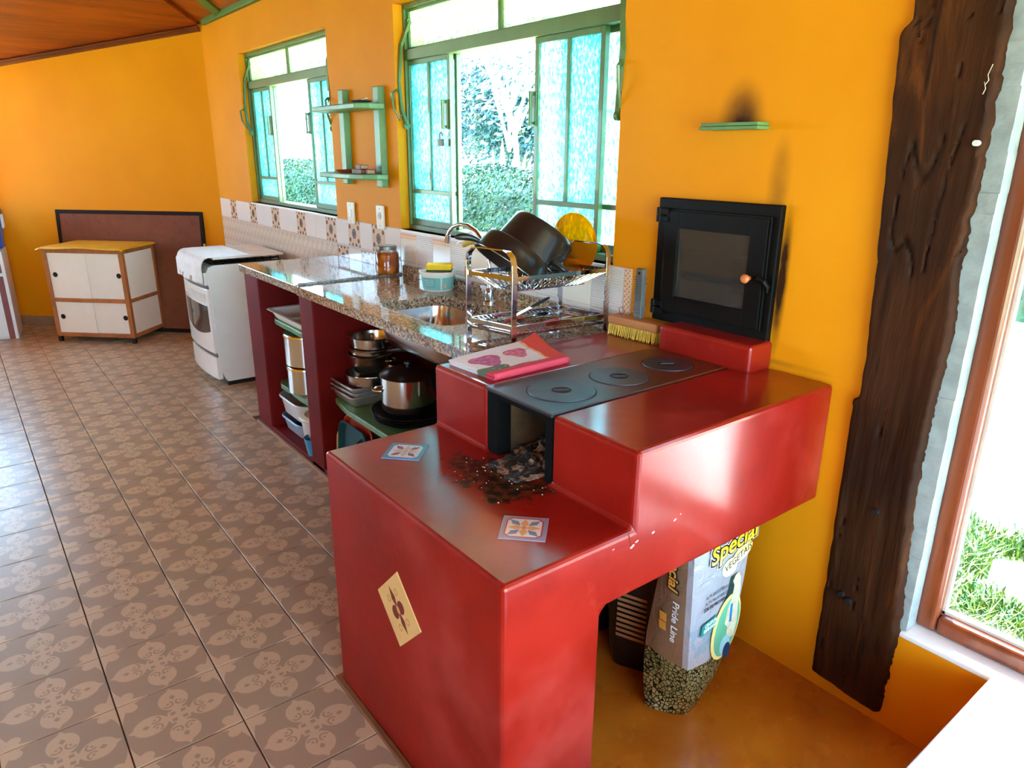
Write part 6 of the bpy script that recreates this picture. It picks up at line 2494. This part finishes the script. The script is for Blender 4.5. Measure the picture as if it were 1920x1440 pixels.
mb.prism(ell(0, 0, 0.022, 0.018, 16), 0, 0.001, frame_M((-0.826, -0.30, 0.30), (0.3, 1, 0), (0, 0, 1), (1, -0.3, 0)))
mb.build('cream_emblem', simple('cream_print', S(226, 208, 160), 0.5), gb)
# table print on the black bag
BRP = simple('brown_table_print', S(150, 96, 56), 0.6)
th_ = 0.45
nx_, ny_ = math.cos(th_), math.sin(th_)
for q in range(9):
    mb = MB()
    M = frame_M((-0.665 + 0.012, -0.27, 0.0), (-ny_, nx_, 0), (0, 0, 1), (nx_, ny_, 0))
    zq = 0.255 - q * 0.017
    M2 = frame_M((-0.71, -0.26, 0.0), (nx_, ny_, 0), (0, 0, 1), (ny_, -nx_, 0))
    mb.prism([(-0.05, zq), (0.035, zq - 0.004), (0.035, zq + 0.005), (-0.05, zq + 0.009)], 0.147, 0.149, M2)
    mb.build('print_row', BRP, bb)

# ============================================================ garden
GRASS_M = Mat('lawn', S(110, 150, 60), 0.9)
GRASS_M.col(GRASS_M.mix(GRASS_M.noise(3, 5).step(0.3, 0.7), S(150, 176, 110), S(190, 204, 150)))
gd = MB()
gd.box(-60, 30, 0.16, 90, -0.5, -0.15)
gd.box(-60, P7.x - 0.3, -40, 0.16, -0.5, -0.15)
gd.box(3.4, 30, -40, 0.16, -0.5, -0.15)
gd.box(P7.x - 0.3, 3.4, -40, YR - 0.3, -0.5, -0.15)
struct(gd.build('ground', GRASS_M.m, origin=(0, 0, 0)), 'sunlit pale lawn around the house')

BLADE = Mat('grass_blade', S(58, 104, 18), 0.6)
BLADE.col(BLADE.mix(BLADE.noise(40, 2).step(0.35, 0.65), S(24, 88, 48), S(84, 118, 14)))
BLADE = BLADE.m
mb = MB()
mb.box(-1.6, 0.35, 0.16, 1.22, -0.16, -0.146)
struct(mb.build('grass_soil', simple('dark_turf', S(30, 56, 18), 0.9, var=0.4, nscale=20)), 'dark turf below the tall grass')
mb = MB()
for k in range(12000):
    bx = rnd.uniform(-0.8, 0.45)
    by = rnd.uniform(0.3, 1.75)
    if by > 1.12 and noise.noise((bx * 4, by * 4, 0)) < 0.12:
        continue
    h = rnd.uniform(0.05, 0.15)
    a = rnd.uniform(0, 6.283)
    lx, ly = math.cos(a) * h * rnd.uniform(0.2, 0.9), math.sin(a) * h * rnd.uniform(0.2, 0.9)
    w = rnd.uniform(0.002, 0.005)
    px, py = -math.sin(a) * w, math.cos(a) * w
    b0 = Vector((bx, by, -0.152))
    m0 = Vector((bx + lx * 0.4, by + ly * 0.4, -0.15 + h * 0.65))
    t0 = Vector((bx + lx, by + ly, -0.15 + h * 0.9))
    o_ = len(mb.v)
    s2 = Vector((px, py, 0))
    mb.v += [b0 - s2, b0 + s2, m0 + s2 * 0.8, m0 - s2 * 0.8, t0]
    mb.f += [(o_, o_ + 1, o_ + 2, o_ + 3), (o_ + 3, o_ + 2, o_ + 4)]
tag(mb.build('tall_grass', BLADE), 'tall green grass outside the right window', 'grass', kind='stuff')


def leaf_cloud(mb, n, fpos, size, rn):
    for k in range(n):
        p = fpos()
        s_ = size * rn.uniform(0.6, 1.4)
        a = Vector((rn.gauss(0, 1), rn.gauss(0, 1), rn.gauss(0, 1))).normalized()
        b = a.orthogonal().normalized()
        c_ = a.cross(b)
        o_ = len(mb.v)
        mb.v += [p - b * s_, p + c_ * s_ * 0.45, p + b * s_, p - c_ * s_ * 0.45]
        mb.f.append((o_, o_ + 1, o_ + 2, o_ + 3))


LEAF_H = simple('hedge_leaf', S(18, 68, 46), 0.5, var=0.35, nscale=3)
LEAF_T = simple('dark_tree_leaf', S(8, 60, 66), 0.5, var=0.35, nscale=2)
LEAF_L = simple('pale_tree_leaf', S(110, 160, 110), 0.5, var=0.3, nscale=2)
BARK = simple('pale_bark', S(200, 190, 176), 0.8, var=0.25, nscale=12)
rn = random.Random(3)


def hedge(name, label, x0, x1, y0, y1, h, n, mat):
    t = thing(name, label, 'hedge', ((x0 + x1) / 2, (y0 + y1) / 2, -0.15), 'clipped hedges in the garden')
    core = MB()
    def f(u, v):
        return Vector((0, 0, 0))
    NX = max(8, int((x1 - x0) * 3))
    R = []
    for q in range(NX + 1):
        xx = x0 + (x1 - x0) * q / NX
        ring = []
        for py, pz in ((0.0, -0.15), (0.0, h * 0.5), (0.08, h * 0.85), (0.3, h), (0.7, h), (0.92, h * 0.85), (1.0, h * 0.5), (1.0, -0.15)):
            j = 0.12 * noise.noise((xx * 1.3, py * 3, pz * 2))
            ring.append(Vector((xx, y0 + 0.08 + (y1 - y0 - 0.16) * py + j * 0.5, pz + (j if pz > 0.2 else 0) - 0.05)))
        R.append(ring)
    core.rings(R)
    core.build('hedge_core', mat, t)
    lv = MB()
    def fp():
        xx = rn.uniform(x0, x1)
        if rn.random() < 0.6:
            z = rn.uniform(-0.1, h)
            y = y0 + 0.06 + max(0, z - h * 0.7) * 0.5 + 0.12 * noise.noise((xx * 1.3, 0, z * 2)) - rn.random() * 0.05
        else:
            y = rn.uniform(y0 + 0.1, y1)
            z = h + 0.10 * noise.noise((xx * 1.3, y * 2, 1)) + rn.uniform(-0.05, 0.04)
        return Vector((xx, y, z))
    leaf_cloud(lv, n, fp, 0.022, rn)
    lo = lv.build('hedge_leaves', mat, t)
    lo['kind'] = 'stuff'
    return t


hedge('clipped_hedge', 'low clipped hedge outside the kitchen windows', -16.0, -4.2, 3.0, 4.2, 1.22, 60000, LEAF_H)
hedge('clipped_hedge', 'farther bushy hedge seen through the tall window', -6.0, 4.0, 6.6, 8.2, 1.5, 22000, LEAF_H)


def tree(label, x, y, h, crown, mat, nleaf, lean=0.0, trunk_r=0.1, leaf=0.08, group='garden trees'):
    t = thing('garden_tree', label, 'tree', (x, y, -0.15), group)
    mb = MB()
    top = Vector((x + lean, y, h * 0.6))
    mb.tube([(x, y, -0.2), (x + lean * 0.25, y, h * 0.2), (x + lean * 0.6, y + 0.1, h * 0.42), tuple(top)], [trunk_r, trunk_r * 0.8, trunk_r * 0.6, trunk_r * 0.45], 9)
    tips = []
    for q in range(9):
        a = q * 2.4 + rn.random()
        st = Vector((x + lean * 0.6, y, h * rn.uniform(0.3, 0.5)))
        en = top + Vector((math.cos(a) * crown * rn.uniform(0.5, 1), math.sin(a) * crown * rn.uniform(0.4, 0.9), rn.uniform(-0.15, 0.35) * h))
        md_ = st.lerp(en, 0.5) + Vector((0, 0, 0.12 * h))
        mb.tube([st, md_, en], [trunk_r * 0.42, trunk_r * 0.28, trunk_r * 0.1], 6)
        tips.append(en); tips.append(md_)
    mb.build('trunk', BARK, t, smooth=True)
    lv = MB()
    def fp():
        c0 = tips[rn.randrange(len(tips))]
        return c0 + Vector((rn.gauss(0, crown * 0.28), rn.gauss(0, crown * 0.28), rn.gauss(0, crown * 0.22)))
    leaf_cloud(lv, nleaf, fp, leaf, rn)
    lo = lv.build('foliage', mat, t)
    lo['kind'] = 'stuff'


tree('dark teal-leaved tree behind the hedge, seen in the near window', -13.5, 9.2, 3.4, 1.6, LEAF_T, 16000, 0.2, 0.12, 0.06)
tree('dark-leaved tree farther left behind the hedge', -17.5, 11.0, 3.8, 1.7, LEAF_T, 14000, -0.2, 0.13, 0.06)
tree('pale sparse tree rising in front of the dark tree', -9.6, 6.4, 4.4, 1.4, LEAF_L, 1300, -0.8, 0.07, 0.06)
tree('sparse white-barked tree seen in the far window', -17.2, 5.3, 4.6, 1.5, LEAF_L, 900, -1.6, 0.10, 0.07)
tree('leafy tree beyond the tall window', -3.2, 11.0, 5.0, 2.0, LEAF_H, 7000, 0.2, 0.14, 0.10)

AGV = simple('pale_agave_leaf', S(206, 220, 176), 0.5, var=0.15)


def agave(x, y, s_, label, n):
    t = thing('agave_plant', label, 'plant', (x, y, -0.15), 'spiky plants behind the hedge')
    for q in range(n):
        a = q * 2.399 + rn.uniform(-.2, .2)
        tilt = rn.uniform(0.08, 0.55)
        L = s_ * rn.uniform(0.8, 1.15)
        mb = MB()
        d = Vector((math.cos(a), math.sin(a), 0))
        sd = Vector((-math.sin(a), math.cos(a), 0))
        R = []
        for k in range(7):
            u = k / 6
            p = Vector((x, y, -0.15)) + d * (L * math.sin(tilt) * u + 0.04) + Vector((0, 0, L * (math.cos(tilt) * u - 0.22 * tilt * u * u)))
            w = 0.055 * s_ * (1 - u) ** 0.6 * (0.6 + 0.8 * u) + 0.002
            R.append([p - sd * w, p - Vector((0, 0, 0.012)), p + sd * w, p + Vector((0, 0, 0.004))])
        mb.rings(R)
        mb.build('blade', AGV, t)


agave(-8.4, 5.0, 1.75, 'spiky pale agave behind the hedge, leftmost in the near window', 17)
agave(-7.3, 4.9, 1.55, 'spiky pale agave behind the hedge, middle of the near window', 15)
agave(-6.5, 5.1, 1.6, 'spiky pale agave behind the hedge, right side of the near window', 15)
# pale paving added to burn out white and bounce light indoors
mb = MB()
mb.box(-5.5, 6.0, 1.75, 5.6, -0.16, -0.142)
mb.box(0.35, 6.0, 0.3, 1.75, -0.16, -0.142)
struct(mb.build('bounce_paving', simple('pale_concrete', S(232, 230, 222), 0.8, var=0.05)), 'added pale paving standing in for burnt-out sunlit ground')
